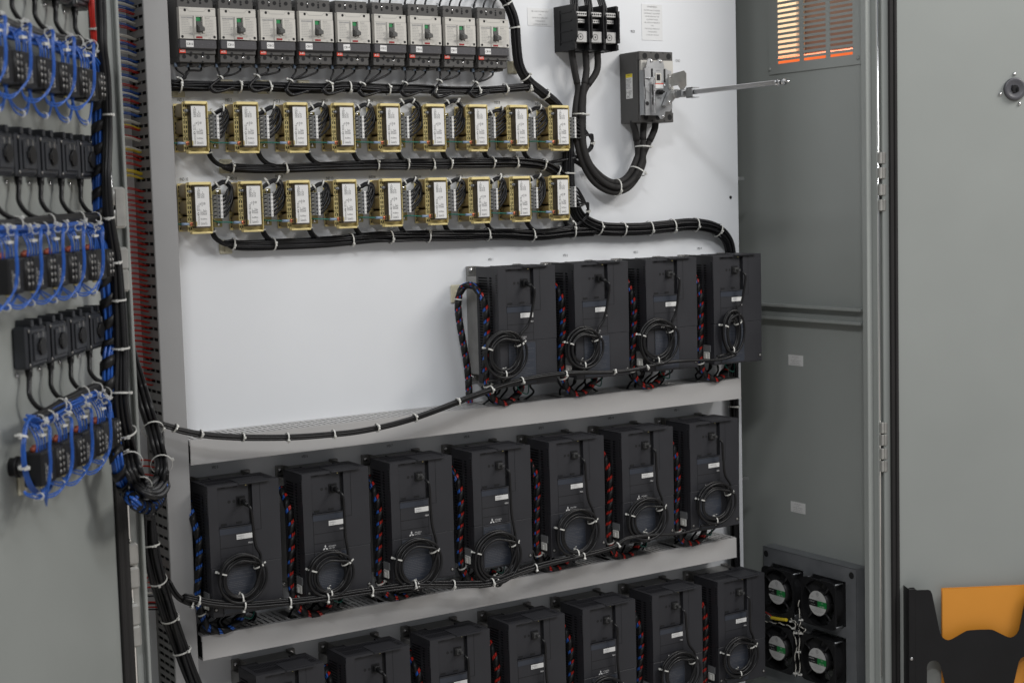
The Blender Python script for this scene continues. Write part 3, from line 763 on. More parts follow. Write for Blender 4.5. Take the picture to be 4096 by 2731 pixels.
for r_ in range(2):
    for i in range(9):
        n_ = ind_no(r_, i)
        o = proto if n_ == 1 else copy_tree(proto)
        o.location = (XR[r_][i], 0, ZR[r_]); o['group'] = 'yellow line reactors in two rows'
        o['label'] = 'yellow line reactor with grey terminal strip under the IND %d mark' % n_
        # leads: from the strip's right side, out and up over the top, then behind it down to the bundle
        x, z = XR[r_][i], ZR[r_]; dz, rx = ARCH[r_][i]
        rn = random.Random(n_ * 7)
        t = thing('reactor_leads', 'black leads looping round the terminal strip of IND %d' % n_, 'wires', (x, 0, z), 'lead loops at the line reactors')
        mb = MB(); top = Vector((x + .0665 + rx*.38, -.036, z + dz + .003)); P0 = None
        for k in range(6):
            zc = z - .0155 - k*.00785 - .0037; j = lambda s_: rn.uniform(-s_, s_)
            off = Vector(((k - 2.5)*.0016, j(.004), (k % 3 - 1)*.0022))
            if dz < -.02:
                pts = [Vector((x + .0655, -.046 + .002*(k % 2), zc)), Vector((x + .078, -.047, zc - .004)), Vector((x + .066 + rx, -.040, z - .075 + k*.004)) , Vector((x + .060 + rx*.8, -.030, z - .098)) + off, Vector((x + .040, -.026, z - .112)) + off*.7, Vector((x + .010, -.020, z - .116)) + off*.5]
            else:
                out = Vector((x + .066 + rx*(.60 + .06*k) + j(.002), -.044 + j(.004), zc + .015 + .002*k + j(.003)))
                pts = [Vector((x + .0655, -.046 + .002*(k % 2), zc)), Vector((x + .0745, -.047, zc + .002)), out, Vector((x + .0665 + rx*.86, -.040, z - .004 + dz*.5)) + off*.6,
                       top + off*.9, Vector((x + .0515, -.030, z + dz - .012)) + off*.8, Vector((x + .0425, -.024, z - .012)) + off*.6, Vector((x + .041, -.015, z - .045)) + off*.4, Vector((x + .041, -.014, z - .085)) + off*.4]
            mb.tube(pts, .0024, 7, k=6)
            if k == 2: P0 = smooth(pts, 6)
        mb.build('wires', 'wire', t)
        if dz > -.02:
            add_tie(P0, 22, .0064, t, rn.uniform(0, 6), .006); add_tie(P0, 27, .0062, t, rn.uniform(0, 6), .005)
        else: add_tie(P0, 13, .0055, t, .5, .005); add_tie(P0, 20, .0055, t, 2.5, .005)
        # drop from behind the strip into the horizontal bundle
        t = thing('reactor_leads', 'black leads dropping from the IND %d terminal strip to the bundle below' % n_, 'wires', (x, 0, z - .08), 'lead drops below the line reactors')
        mb = MB(); rn2 = random.Random(n_)
        ctr = [Vector((x + .046, -.018, z - .050)), Vector((x + .0545, -.019, z - .066)), Vector((x + .0550, -.020, z - .084)), Vector((x + .0610, -.021, z - .100)), Vector((x + .0735, -.022, z - .1110)), Vector((x + .090, -.022, z - .1165)), Vector((x + .114, -.021, bz(r_, x + .114, z - .118))), Vector((x + .140, -.020, bz(r_, x + .140, z - .118)))]
        P = smooth(ctr, 7); bundle_wires(mb, P, 7, .0062, .0020, n_); mb.build('wires', 'wire', t)
        if rn2.random() < .75: add_tie(P, 16, .0062, t, rn2.uniform(2.5, 4), .006)
        # earth wire with crimp
        t = thing('earth_wire', 'green earth wire with pale crimp at the copper screw of IND %d' % n_, 'wire', (x - .012, -.06, z - .0715), 'green earth wires')
        mb = MB(); sg = rn2.uniform(-.004, .006)
        mb.tube([(x - .052, -.020, z - .066 + sg), (x - .062, -.034, z - .069 + sg), (x - .052, -.048, z - .0695), (x - .036, -.058, z - .0705), (x - .024, -.0640, z - .0715)], .0014, 7, k=7); mb.build('wire', 'gwire', t)
        mb = MB(); mb.cyl((x - .0255, -.0637, z - .0714), (x - .0125, -.0660, z - .0715), .0030, .0024, n=12); mb.build('crimp', 'crimp', t)
        mb = MB(); mb.box(x - .0130, x - .0060, -.0670, -.0664, z - .0742, z - .0688); mb.build('ring_tongue', 'zinc', t)

# ================================================================== horizontal and vertical black bundles on the panel
bundle('long black bundle running under the circuit breakers', [(0.1272,-0.022,1.607),(0.1824,-0.022,1.6063),(0.2489,-0.022,1.6074),(0.317,-0.022,1.6085),(0.4043,-0.022,1.6066),(0.4761,-0.022,1.6077)] + [(0.5117,-0.022,1.6107),(0.5908,-0.022,1.607),(0.68,-0.022,1.6074),(0.7678,-0.022,1.6053),(0.8562,-0.022,1.6083),(0.9088,-0.022,1.6125),(0.9731,-0.022,1.6188)] + [(0.9699,-0.022,1.6191),(0.9975,-0.022,1.6138)], 16, .0115, .0021, ties=(.03, .17, .24, .36, .44, .52, .61, .70, .79, .86, .94), seed=3, tie_ang=0, group='black wire bundles on the white panel')
bundle('black bundle under the upper row of yellow reactors', [(0.2299,-0.02,1.4493),(0.2429,-0.02,1.4459),(0.2824,-0.02,1.4436),(0.343,-0.02,1.4428),(0.4539,-0.02,1.4457),(0.5618,-0.02,1.4476)] + [(0.6179,-0.02,1.4481),(0.6654,-0.02,1.4482),(0.7317,-0.02,1.4479),(0.7811,-0.02,1.4491),(0.8807,-0.02,1.4497),(0.9393,-0.02,1.4497),(0.9974,-0.02,1.445),(1.028,-0.02,1.4365),(1.0587,-0.02,1.4187),(1.0794,-0.02,1.3926)], 24, .0125, .0021, ties=(.09, .22, .35, .45, .52, .58, .66, .73, .82, .90), seed=4, group='black wire bundles on the white panel', taper=lambda t: min(1, .22 + t*9)*(.80 + .35*t))
bundle('black bundle under the lower row of yellow reactors', [(0.2271,-0.02,1.2977),(0.2423,-0.02,1.2938),(0.2753,-0.02,1.2901),(0.3452,-0.02,1.2894),(0.4543,-0.02,1.2895),(0.5629,-0.02,1.2941)] + [(0.6068,-0.02,1.2936),(0.6747,-0.02,1.2933),(0.7833,-0.02,1.2916),(0.8916,-0.02,1.2901),(0.9951,-0.02,1.2841),(1.0749,-0.02,1.2883),(1.1447,-0.02,1.2895)], 26, .0130, .0021, ties=(.10, .24, .38, .50, .61, .72, .82, .93), seed=5, group='black wire bundles on the white panel', taper=lambda t: min(1, .22 + t*9)*(.80 + .4*t))
TR = [(0.8473,-0.024,1.8434),(0.9033,-0.024,1.8197),(0.9274,-0.024,1.7855),(0.9379,-0.024,1.7524),(0.9401,-0.024,1.7141),(0.9467,-0.024,1.6662),(0.9691,-0.024,1.6328),(1.0073,-0.024,1.6071)] + [(1.0474,-0.022,1.5803),(1.0706,-0.022,1.5459),(1.079,-0.022,1.5013),(1.0775,-0.022,1.4516),(1.0761,-0.022,1.4018),(1.0822,-0.022,1.3617),(1.1032,-0.022,1.321),(1.1461,-0.022,1.2985),(1.1901,-0.022,1.2909),(1.2802,-0.022,1.2889),(1.3595,-0.022,1.2915),(1.4406,-0.022,1.2941),(1.5093,-0.022,1.2823),(1.548,-0.022,1.2542),(1.5613,-0.022,1.2105),(1.5655,-0.022,1.1345)] + [(1.5679,-0.02,1.0255),(1.5678,-0.02,0.8722),(1.566,-0.02,0.707),(1.5642,-0.02,0.5405),(1.565,-0.02,0.4286),(1.5628,-0.02,0.3165)]
bundle('thick black trunk bundle curving down the panel beside the reactors', TR, 30, .0150, .0022, ties=(.055, .11, .20, .25, .40, .53, .57, .60, .63, .66, .70, .84, .87), seed=6, group='black wire bundles on the white panel', taper=lambda t: .75 + .35*min(1, max(0, (t - .1)*2)) - .3*max(0, (t - .7)/.3), k=9)
for i, q in enumerate([(0.2548,0,1.6091),(0.3346,0,1.6096),(0.4246,0,1.611),(0.1514,0,1.6006)] + [(0.9438,0,1.6627)] + [(0.2448,0,1.4498),(0.2371,0,1.2872)]):
    p_ = thing('tie_mount', 'ivory adhesive cable tie mount stuck on the white panel', 'tie mount', q, 'adhesive tie mounts on the panel')
    mb = MB(); x, y, z = q; mb.box(x - .014, x + .014, -.0045, -.0003, z - .014, z + .014, 0, .002); mb.box(x - .004, x + .004, -.0075, -.0045, z - .010, z + .010, 0, .001)
    mb.build('pad', 'tiepad', p_)

# ================================================================== power distribution block
t = thing('power_distribution_block', 'black three pole power distribution block with metal lugs', 'terminal block', (1.0625, 0, 1.70))
for k, x in enumerate((1.0625, 1.1035, 1.1435, 1.1800)):
    mb = MB(); mb.prism([(-.0005, 1.6985), (-.078, 1.6985), (-.080, 1.703), (-.080, 1.716), (-.0895, 1.7265), (-.0905, 1.771), (-.081, 1.790), (-.081, 1.7995), (-.0005, 1.8005)], x - .0015, x + .0015, 'x')
    mb.box(x - .0025, x + .0045, -.081, -.072, 1.6995, 1.712, 0, .001); mb.box(x - .0025, x + .0045, -.082, -.072, 1.786, 1.7985, 0, .001)
    if k == 0:
        for z_ in (1.719, 1.742, 1.764, 1.784): mb.box(x - .003, x - .0012, -.070, -.022, z_ - .001, z_ + .001)
        mb.box(x - .003, x - .0012, -.026, -.024, 1.712, 1.79)
    mb.build('barrier', 'black', t)
mb = MB(); mb.box(1.064, 1.180, -.030, -.0005, 1.700, 1.799); mb.box(1.064, 1.180, -.070, -.030, 1.7405, 1.7475); mb.box(1.064, 1.180, -.060, -.030, 1.700, 1.713); mb.build('base', 'black', t)
for k, x in enumerate((1.0655, 1.1065, 1.1465)):
    mb = MB(); mb.box(x, x + .0290, -.0835, -.034, 1.7725, 1.7830, 0, .001); mb.box(x, x + .0290, -.0760, -.034, 1.7585, 1.7680, 0, .001); mb.box(x, x + .0300, -.0820, -.034, 1.7150, 1.7400, 0, .001)
    lg = mb.build('lug', 'lug', t)
    mb = MB()
    for q in range(5):
        mb.disc((x + .0035 + q*.0055, -.0838, 1.7778), (0, -1, 0), .0021, 12); mb.disc((x + .0035 + q*.0055, -.0763, 1.7632), (0, -1, 0), .0017, 12)
    mb.ring((x + .0110, -.0820, 1.7270), (0, -1, 0), .0062, .0072, .0004, 20); mb.disc((x + .0110, -.0824, 1.7270), (0, -1, 0), .0022, 6)
    mb.build('hole_screw_pattern', 'dark', lg)  # on the lugs the dark discs and ring are set screws
    mb = MB(); mb.box(x + .0310, x + .0375, -.0865, -.0600, 1.7150, 1.7870); mb.build('inner_wall', 'black', t)
t = thing('supply_wires', 'black wires fanning out of the top of the power distribution block', 'wires', (1.10, -.04, 1.80))
mb = MB(); rn = random.Random(8)
for k in range(3):
    for q in range(4):
        x = 1.072 + k*.0405 + q*.0055
        mb.tube([(x, -.055 - .004*(q % 2), 1.775), (x, -.055, 1.797), (x + .006 - .004*k, -.045, 1.825), (x + .012 - .012*k + rn.uniform(-.004, .004), -.035, 1.865), (x + .02 - .02*k, -.03, 1.92)], .0026, 7)
mb.build('wires', 'wire', t)

# heavy supply cables from the block down and round up to the main switch
PB_ = [(1.0798,-0.045,1.6995),(1.1177,-0.045,1.7006),(1.1516,-0.045,1.7001)]; 
for k in range(3):
    name = ['left', 'middle', 'right'][k]
    dx = (k - 1)
    p0 = Vector(PB_[k])
    A = [(1.1083,-0.04,1.6142),(1.1028,-0.04,1.5852),(1.0998,-0.04,1.5562),(1.099,-0.04,1.5272),(1.1031,-0.04,1.4835),(1.1182,-0.04,1.4426),(1.1428,-0.04,1.413),(1.1716,-0.04,1.3948),(1.201,-0.04,1.3883),(1.2311,-0.04,1.3967),(1.2542,-0.04,1.4172),(1.272,-0.04,1.4469),(1.2763,-0.04,1.4678)]
    pts = [p0 + Vector((0, .004, .012)), p0 + Vector((.001, .004, -.006)), p0 + Vector((-.005*dx + .003, .005, -.045))]
    for j, a in enumerate(A):
        P_ = Vector(a); nxt = Vector(A[min(j + 1, len(A) - 1)]) - Vector(A[max(j - 1, 0)]); nx = Vector((-nxt.z, 0, nxt.x)).normalized()
        sp = (.0100 if j < 2 else .0115) if j < 12 else .009
        pts.append(P_ + nx*(dx*(sp if j not in (4, 5) else .0085)) + Vector((0, -.004 if k == 1 else .004, 0)))
    # crossing order is kept: outer cable of the loop ends on the right pole
    e = [Vector((1.3118,-0.04,1.5155)), Vector((1.2814,-0.04,1.5185)), Vector((1.2586,-0.04,1.5155))][k]
    up = [Vector((1.318,-0.04,1.5335)), Vector((1.2837,-0.04,1.5349)), Vector((1.2527,-0.04,1.5334))][k]
    pts += [e, up, up + Vector((0, 0, .015))]
    t = thing('supply_cable', 'heavy black supply cable, %s at the distribution block, looping to the main switch' % name, 'power cable', tuple(pts[0]), 'three heavy supply cables')
    mb = MB(); mb.tube(pts, .0071, 14, k=7); mb.build('jacket', 'rubber', t)
    P = smooth(pts, 7)
    mb = MB(); mb.tube(P[3:20], .0078, 14, raw=True); mb.build('heat_shrink', 'rubber', t)
    mb = MB(); mb.tube(P[-18:-3], .0080, 14, raw=True); mb.build('heat_shrink', 'rubber', t)
    if k == 1:
        for fr in (.28, .60, .74, .85): add_tie(P, int(fr*len(P)), .0195, t, .4, .006)

# ================================================================== main switch with rod
t = thing('main_switch', 'large dark grey main circuit breaker with steel operating mechanism on its face', 'main switch', (1.2455, 0, 1.537))
mb = MB(); x0, x1 = 1.2455, 1.346
mb.box(x0, x1, -.0675, -.0005, 1.5375, 1.7005, 0, .0015)
mb.box(x0 + .0015, x1 - .0015, -.076, -.0675, 1.5375, 1.5600, 0, .001); mb.box(x0 + .0005, x1 - .001, -.076, -.0675, 1.6800, 1.7005, 0, .001)
mb.box(x0 + .003, x1 - .002, -.0715, -.0675, 1.560, 1.680)
bd = mb.build('body', 'cbd', t)
mb = MB()
for x in (1.2625, 1.2980, 1.3330): mb.disc((x, -.0763, 1.690), (0, -1, 0), .0070, 20); mb.disc((x, -.0763, 1.5490), (0, -1, 0), .0068, 20)
for x in (1.2805, 1.3165): mb.disc((x, -.0763, 1.6975), (0, -1, 0), .0018, 8); mb.disc((x, -.0763, 1.5410), (0, -1, 0), .0022, 8)
mb.build('hole_screw_pattern', 'dark', bd)
mb = MB(); mb.box(x0 + .0035, x0 + .030, -.0790, -.0715, 1.5925, 1.6800, 0, .001); mb.box(x0 + .030, x1 - .002, -.0780, -.0715, 1.5950, 1.6800); cv = mb.build('cover', 'cbw', t)
mb = MB(); mb.text('MCCB', .0055, (x0 + .006, -.0793, 1.6700)); mb.text('ABE203', .0035, (x0 + .010, -.0793, 1.6620))
for q in range(12): mb.lines((x0 + .010, -.0793, 1.656 - q*.0042), (1, 0, 0), (0, 0, 1), .012, 1, .003, .0008, seed=q)
mb.disc((x0 + .0125, -.0793, 1.5985), (0, -1, 0), .0025, 12); mb.build('print', 'gink', cv)
mb = MB(); mb.box(x0 - .0009, x0 - .0002, -.050, -.0255, 1.5940, 1.6510); sl = mb.build('warning_label', 'paper', t)
mb = MB(); mb.box(x0 - .0012, x0 - .0009, -.050, -.0255, 1.6425, 1.6510); mb.build('yellow_band', 'ylab', sl)
mb = MB(); e = x0 - .0012
mb.text('WARNING', .0034, (x0 - .0014, -.038, 1.6470), (0, -1, 0), al='C')
mb.lines((e, -.0270, 1.6385), (0, -1, 0), (0, 0, 1), .021, 8, .0030, .0009, seed=5); mb.lines((e, -.038, 1.611), (0, -1, 0), (0, 0, 1), .010, 4, .0025, .0008, seed=6)
def bar(a, b, w_): 
    a = Vector((e, *a)); b = Vector((e, *b)); d = (b - a).normalized().cross(Vector((1, 0, 0)))*w_; mb.face([a - d, b - d, b + d, a + d])
for a, b in (((-.028, 1.6085), (-.037, 1.6085)), ((-.028, 1.6125), (-.028, 1.604)), ((-.037, 1.6125), (-.037, 1.604)), ((-.028, 1.6015), (-.039, 1.5955)), ((-.039, 1.6015), (-.028, 1.5955)), ((-.030, 1.6015), (-.030, 1.5955)), ((-.037, 1.6015), (-.037, 1.5955))): bar(a, b, .0003)
mb.build('print', 'ink', sl)
# mechanism plate
mb = MB()
mb.prism([(1.2545, 1.6635), (1.2590, 1.6800), (1.2630, 1.6825), (1.2690, 1.6825), (1.2735, 1.6775), (1.2800, 1.6760), (1.2860, 1.6770), (1.2920, 1.6820), (1.2990, 1.6822), (1.3050, 1.6760), (1.3080, 1.6665), (1.3080, 1.6620), (1.2545, 1.6620)], -.0905, -.0890, 'y'); 
mb.box(1.2545, 1.3080, -.0905, -.0785, 1.6605, 1.6622)
mb.prism([(1.2440, 1.6560), (1.2460, 1.6600), (1.3080, 1.6600), (1.3140, 1.6560), (1.3240, 1.6545), (1.3250, 1.5700), (1.3180, 1.5610), (1.3040, 1.5610), (1.3020, 1.5500), (1.2960, 1.5440), (1.2890, 1.5440), (1.2830, 1.5520), (1.2440, 1.5520), (1.2440, 1.5860), (1.2475, 1.5900), (1.2475, 1.6100), (1.2440, 1.6180)], -.0965, -.0950, 'y')
mb.box(1.2440, 1.2452, -.0965, -.078, 1.553, 1.656); mb.build('mechanism_plate', 'zinc', t)
mb = MB()
for (x, z_) in ((1.2700, 1.6770), (1.2975, 1.6765), (1.2965, 1.5495), (1.3190, 1.6400), (1.3190, 1.6205), (1.3030, 1.6210)): mb = MB(); mb.screw((x, -.0967 if z_ < 1.66 else -.0907, z_), (0, -1, 0), .0034, 0, .8); mb.build('screw', 'chrome', t)
mb = MB()
for (xa, xb, za, zb) in ((1.2640, 1.2690, 1.6400, 1.6590), (1.3010, 1.3060, 1.6280, 1.6590), (1.2660, 1.2695, 1.5980, 1.6230), (1.2660, 1.2695, 1.5760, 1.5940), (1.2780, 1.2900, 1.6310, 1.6480)): mb.box(xa, xb, -.0971, -.0966, za, zb)
mb.disc((1.2510, -.0969, 1.5790), (0, -1, 0), .0050, 16); mb.build('slot_pattern', 'dark', t)
mb = MB(); mb.plate([1.2755, 1.2785, 1.2895, 1.2925], [1.6255, 1.6320, 1.6460, 1.6490], {(1, 1)}, lambda u, v, w_: (u, w_, v), -.0985, -.0966); mb.build('slot_frame', 'cbw', t)
mb = MB(); mb.box(1.2730, 1.2985, -.0978, -.0966, 1.6140, 1.6265); l_ = mb.build('handle_label', 'paper', t)
mb = MB(); mb.box(1.2730, 1.2985, -.0981, -.0978, 1.6235, 1.6265); mb.build('red_band', 'redl', l_)
mb = MB()
mb.text('30-50-8', .0036, (1.2785, -.0969, 1.6535)); mb.ring((1.2840, -.0969, 1.5925), (0, -1, 0), .0020, .0026, .0002, 14); mb.ring((1.2905, -.0969, 1.5925), (0, -1, 0), .0020, .0026, .0002, 14); mb.text('UL', .0024, (1.2840, -.0971, 1.5915), al='C'); mb.text('CE', .0034, (1.2890, -.0971, 1.5865), al='C'); mb.build('print', 'ink', t)
mb = MB(); mb.box(1.2770, 1.2950, -.1040, -.0975, 1.6000, 1.6110, 0, .002); mb.box(1.2800, 1.2930, -.1130, -.1040, 1.6030, 1.6080, 0, .002); mb.build('toggle', 'black', t)
mb = MB()
mb.tube([Vector((1.2665 + .0028*math.cos(k*1.05), -.1040 + .0028*math.sin(k*1.05), 1.6310 - .0740*k/210)) for k in range(211)], .0008, 5, raw=True)
mb.tube([(1.2665, -.104, 1.631), (1.2665, -.106, 1.636), (1.2655, -.104, 1.640), (1.2640, -.100, 1.637)], .0008, 6); mb.tube([(1.2480, -.0975, 1.6375), (1.2560, -.100, 1.6372), (1.2640, -.103, 1.6372)], .0014, 7)
mb.tube([(1.2440, -.098, 1.6170), (1.2500, -.099, 1.6110), (1.2570, -.099, 1.6050), (1.2620, -.099, 1.6050)], .0006, 5); mb.build('spring', 'brushed', t)
mb = MB(); mb.box(1.3140, 1.3255, -.0990, -.0966, 1.6130, 1.6480, 0, .0008); mb.prism([(-.0990, 1.6480), (-.1420, 1.6520), (-.1500, 1.6450), (-.1500, 1.6180), (-.1330, 1.6040), (-.1200, 1.6200), (-.0990, 1.6200)], 1.3240, 1.3255, 'x'); mb.build('side_bracket', 'zblk', t)
mb = MB(); mb.prism([(1.2930, 1.5745), (1.2970, 1.5700), (1.3040, 1.5715), (1.3260, 1.5930), (1.3330, 1.6040), (1.3300, 1.6120), (1.3180, 1.6120), (1.3090, 1.6060)], -.1090, -.0985, 'y'); mb.cyl((1.324, -.100, 1.601), (1.324, -.118, 1.601), .0105, n=20); mb.build('crank', 'lug', t)
mb = MB(); mb.screw((1.3080, -.1092, 1.5815), (0, -1, 0), .0048, 0, .6); mb.build('screw', 'chrome', t)
rod = thing('operating_rod', 'square steel operating rod with pointed tip reaching out from the main switch', 'operating rod', (1.324, -.11, 1.601))
mb = MB(); c = .0052; mb.box(1.3255 - c, 1.3255 + c, -.452, -.105, 1.6005 - c, 1.6005 + c, 0, .001); mb.build('bar', 'brushed', rod)
mb = MB(); mb.box(1.3255 - .0085, 1.3255 + .0085, -.142, -.122, 1.6005 - .0085, 1.6005 + .0085, 0, .0015); mb.build('collar', 'zinc', rod)
mb = MB(); mb.plate([-.180, -.173, -.166, -.158], [1.588, 1.592, 1.6075, 1.6115], set(), lambda u, v, w_: (w_, u, v), 1.3165, 1.3180); mb.box(1.3165, 1.3375, -.180, -.158, 1.6098, 1.6115); mb.box(1.3165, 1.3375, -.180, -.158, 1.588, 1.5897); mb.build('guide', 'zinc', rod)
mb = MB(); mb.cyl((1.3255, -.452, 1.6005), (1.3255, -.476, 1.6005), .0050, n=12); mb.cyl((1.3255, -.476, 1.6005), (1.3255, -.492, 1.6005), .0078, .0004, n=6); mb.cyl((1.3255, -.452, 1.6005), (1.3255, -.456, 1.6005), .0072, n=8); mb.build('tip', 'chrome', rod)
mb = MB(); mb.cyl((1.3195, -.468, 1.6005), (1.3315, -.468, 1.6005), .0022, n=10); mb.build('cross_pin', 'dark', rod)
gl = thing('ground_lug', 'small bright ground lug on the panel by the GND mark', 'ground lug', (1.352, -.01, 1.680)); mb = MB(); mb.box(1.347, 1.357, -.020, -.0005, 1.672, 1.688, 0, .001); mb.screw((1.352, -.0202, 1.681), (0, -1, 0), .003); mb.build('clamp', 'zinc', gl)

# ================================================================== drives (4 + 7 + 7)
def make_drive():
    # local: origin at the body's top left on the panel plane; y = -.14 is the front
    t = thing('motor_drive', '', 'motor drive', world=False)
    mb = MB()
    mb.box(.0035, .1465, -.050, -.0005, -.2400, -.0210, 0, .002)
    mb.box(.0240, .1260, -.050, -.0005, -.2545, -.0040, 0, .001)
    bs = mb.build('heat_sink', 'base', t)
    for x in (.0045, .1285):
        for (za, zb) in ((-.0210, .0005), (-.2570, -.2400)):
            mb = MB(); mb.box(x, x + .017, -.0115, -.0005, za, zb, 0, .001); xi = x + .017 if x < .05 else x
            mb.box(xi - .0010, xi + .0010, -.050, -.0115, za, zb); tb_ = mb.build('mounting_tab', 'base', bs)
            mb = MB(); mb.screw((x + .0065, -.0117, (za + zb)/2 + .002), (0, -1, 0), .0044, 0, .8); mb.ring((x + .0065, -.0118, (za + zb)/2 + .002), (0, -1, 0), .004, .0058, .0006, 16); mb.build('screw', 'chrome', bs)
    # body shell with vent slots on both sides and a slatted top
    mb = MB(); mb.box(.0040, .1460, -.125, -.050, -.2500, -.0040); core = mb.build('dark_core', 'dark', t)  # dark box put in for the shade behind the vent slots
    mb = MB()
    vs = [-.2540]; hol = set(); z = -.2350; j = 1
    while z < -.019:
        vs += [z, z + .0033]; hol |= {(1, j), (3, j)}; j += 2; z += .0060
    vs.append(-.0005)
    for xx in (.0002, .1480):
        mb.plate([-.1275, -.1150, -.1045, -.0965, -.0600, -.0510], vs, hol, lambda u, v, w_: (w_, u, v), xx, xx + .0018)
    us = [.0002]; hol = set(); x = .010; i = 1
    while x < .140:
        us += [x, x + .0022]; hol |= {(i, 1), (i, 3)}; i += 2; x += .0048
    us.append(.1498)
    mb.plate(us, [-.1275, -.1235, -.0985, -.0945, -.0690, -.0665], hol, lambda u, v, w_: (u, v, w_), -.0022, 0)
    mb.box(.0002, .0380, -.0665, -.0510, -.0022, 0); mb.box(.1120, .1498, -.0665, -.0510, -.0022, 0)
    mb.box(.0380, .1120, -.0672, -.0660, -.0005, .0012); mb.box(.0370, .0385, -.0665, -.0515, -.0022, .0012); mb.box(.1115, .1130, -.0665, -.0515, -.0022, .0012)
    mb.box(.0002, .1498, -.1275, -.0510, -.2560, -.2540)
    mb.build('shell', 'vfd2', t)
    # front cover with the recessed operator bay
    mb = MB(); f = lambda u, v, w_: (u, w_, v)
    mb.plate([0, .0200, .0868, .0926, .1500], [-.1612, -.0838, -.0045, 0], {(1, 1), (2, 1)}, f, -.1400, -.1275)
    for (x0, x1, z0, z1) in ((0, .1500, -.2600, -.1618),):
        mb.box(x0, x1, -.1400, -.1275, z0, z1, 0, .0012)
    mb.box(.0196, .0870, -.1340, -.1290, -.0845, -.0040)
    mb.box(.0640, .1290, -.1470, -.1400, -.0016, -.0002); mb.box(.0640, .1290, -.1400, -.0900, .0001, .0012)
    vs = [-.150, -.120]; 
    mb.box(-.0010, .0004, -.1395, -.1280, -.0600, -.0120)
    fc = mb.build('front_cover', 'vfd', t)
    mb = MB()
    mb.box(.0868, .0926, -.1312, -.1290, -.0838, -.0045)
    for k in range(8): mb.box(-.0014, -.0009, -.1375, -.1325, -.0550 + k*.0052, -.0522 + k*.0052)
    for (a, b, c_, d) in ((.0272, .0391, -.0815, -.0775), (.0585, .0710, -.0808, -.0768), (.0300, .0380, -.0075, -.0050), (.0560, .0640, -.0080, -.0048)): mb.box(a, b, -.1345, -.1339, c_, d)
    for x in (.0459, .0559): mb.disc((x, -.1344, -.0356), (0, -1, 0), .0032, 16)
    mb.box(.0880, .0915, -.1330, -.1312, -.0640, -.0300)
    mb.build('slot_pattern', 'dark', fc)
    mb = MB(); e = -.1404
    def hl(x0, x1, z_, w_=.0005, slope=0): mb.face([(x0, e, z_ - w_), (x1, e, z_ - w_), (x1, e, z_ + w_), (x0, e, z_ + w_)])
    def vl(x, z0, z1, w_=.0004): mb.face([(x - w_, e, z0), (x + w_, e, z0), (x + w_, e, z1), (x - w_, e, z1)])
    hl(.0215, .0885, -.1250); hl(.0215, .0885, -.1448); vl(.0215, -.1612, -.0900); vl(.0888, -.1612, -.0940); hl(.0926, .1090, -.0965, .0004); vl(.1088, -.0965, -.0045); vl(.0215, -.2600, -.1620); vl(.0945, -.2600, -.1620)
    for (x, z_) in ((.0069, -.2440), (.1431, -.2458)): mb.box(x - .0042, x + .0042, -.1403, -.1400, z_ - .0042, z_ + .0042)
    mb.build('seam', 'dark', fc)
    mb = MB()
    for (x, z_) in ((.0069, -.2440), (.1431, -.2458)): mb = MB(); mb.screw((x, -.1404, z_), (0, -1, 0), .0028, 0, .4); mb.build('screw', 'base', fc)
    mb = MB(); mb.box(.0210, .0882, -.1408, -.1400, -.0985, -.0842); mb.build('display_band', 'vfdband', fc)
    mb = MB(); mb.box(.0208, .0880, -.1425, -.1340, -.0852, -.0838); mb.build('ledge', 'vfd', fc)
    mb = MB(); mb.box(.0556, .0886, -.1410, -.1402, -.1112, -.1012); sl = mb.build('serial_sticker', 'paper', t)
    mb = MB(); mb.text('FR-F840-00052-E1-N6', .0024, (.0572, -.1413, -.1055), sx=.62); mb.text('SERIAL: 1234567', .0022, (.0572, -.1413, -.1095), sx=.62)
    mb.build('print', 'gink', sl)
    mb = MB(); mb.text('F800', .0049, (.0888, -.1406, -.1222), al='R', sx=.95); mb.build('model_mark', 'wink', t)
    mb = MB(); e = -.1406
    def rh(cx_, cz_, a):
        s_ = .0034; d = Vector((math.cos(a), 0, math.sin(a))); q = Vector((-math.sin(a), 0, math.cos(a))); c = Vector((cx_, e, cz_))
        mb.face([c, c + d*s_ + q*s_*.58, c + d*s_*2, c + d*s_ - q*s_*.58])
    for a in (90, 210, 330): rh(.0462, -.1560, R(a))
    mb.text('MITSUBISHI', .0041, (.0535, e, -.1548), sx=.80); mb.text('ELECTRIC', .0041, (.0535, e, -.1588), sx=.80); mb.build('maker_mark', 'wink', t)
    mb = MB(); mb.box(.0232, .0932, -.1407, -.1401, -.2555, -.1660); cl = mb.build('caution_label', 'vfdband', t)
    mb = MB(); e = -.1410
    rows = ['WARNING Risk of injury and electric shock', '', '', '', 'CAUTION Risk of fire', '', 'WARNING', '', '', '', '', 'AVERTISSEMENT', '', '', '', '', '', '', '', '', '', '', '']
    for k in range(23):
        z_ = -.1695 - k*.00355
        if rows[k]: mb.text(rows[k], .0027, (.0248, e, z_), sx=.85)
        else: mb.lines((.0262, e, z_), (1, 0, 0), (0, 0, 1), .064, 1, .003, .0009, seed=100 + k, fill=.55)
    for (a, b, c_, d) in ((.0234, .0930, -.2553, -.2550), (.0234, .0930, -.1665, -.1662), (.0234, .0237, -.2553, -.1662), (.0927, .0930, -.2553, -.1662), (.026, .0905, -.2300, -.2298), (.026, .0905, -.2085, -.2083)):
        mb.face([(a, e, c_), (b, e, c_), (b, e, d), (a, e, d)])
    mb.build('print', 'dimink', cl)
    mb = MB(); f = lambda u, v, w_: (u, w_, v)
    mb.plate([.0612, .0635, .0775, .0798], [-.0460, -.0425, -.0300, -.0268], {(1, 1)}, f, -.1352, -.1341); mb.build('network_socket', 'black', t)
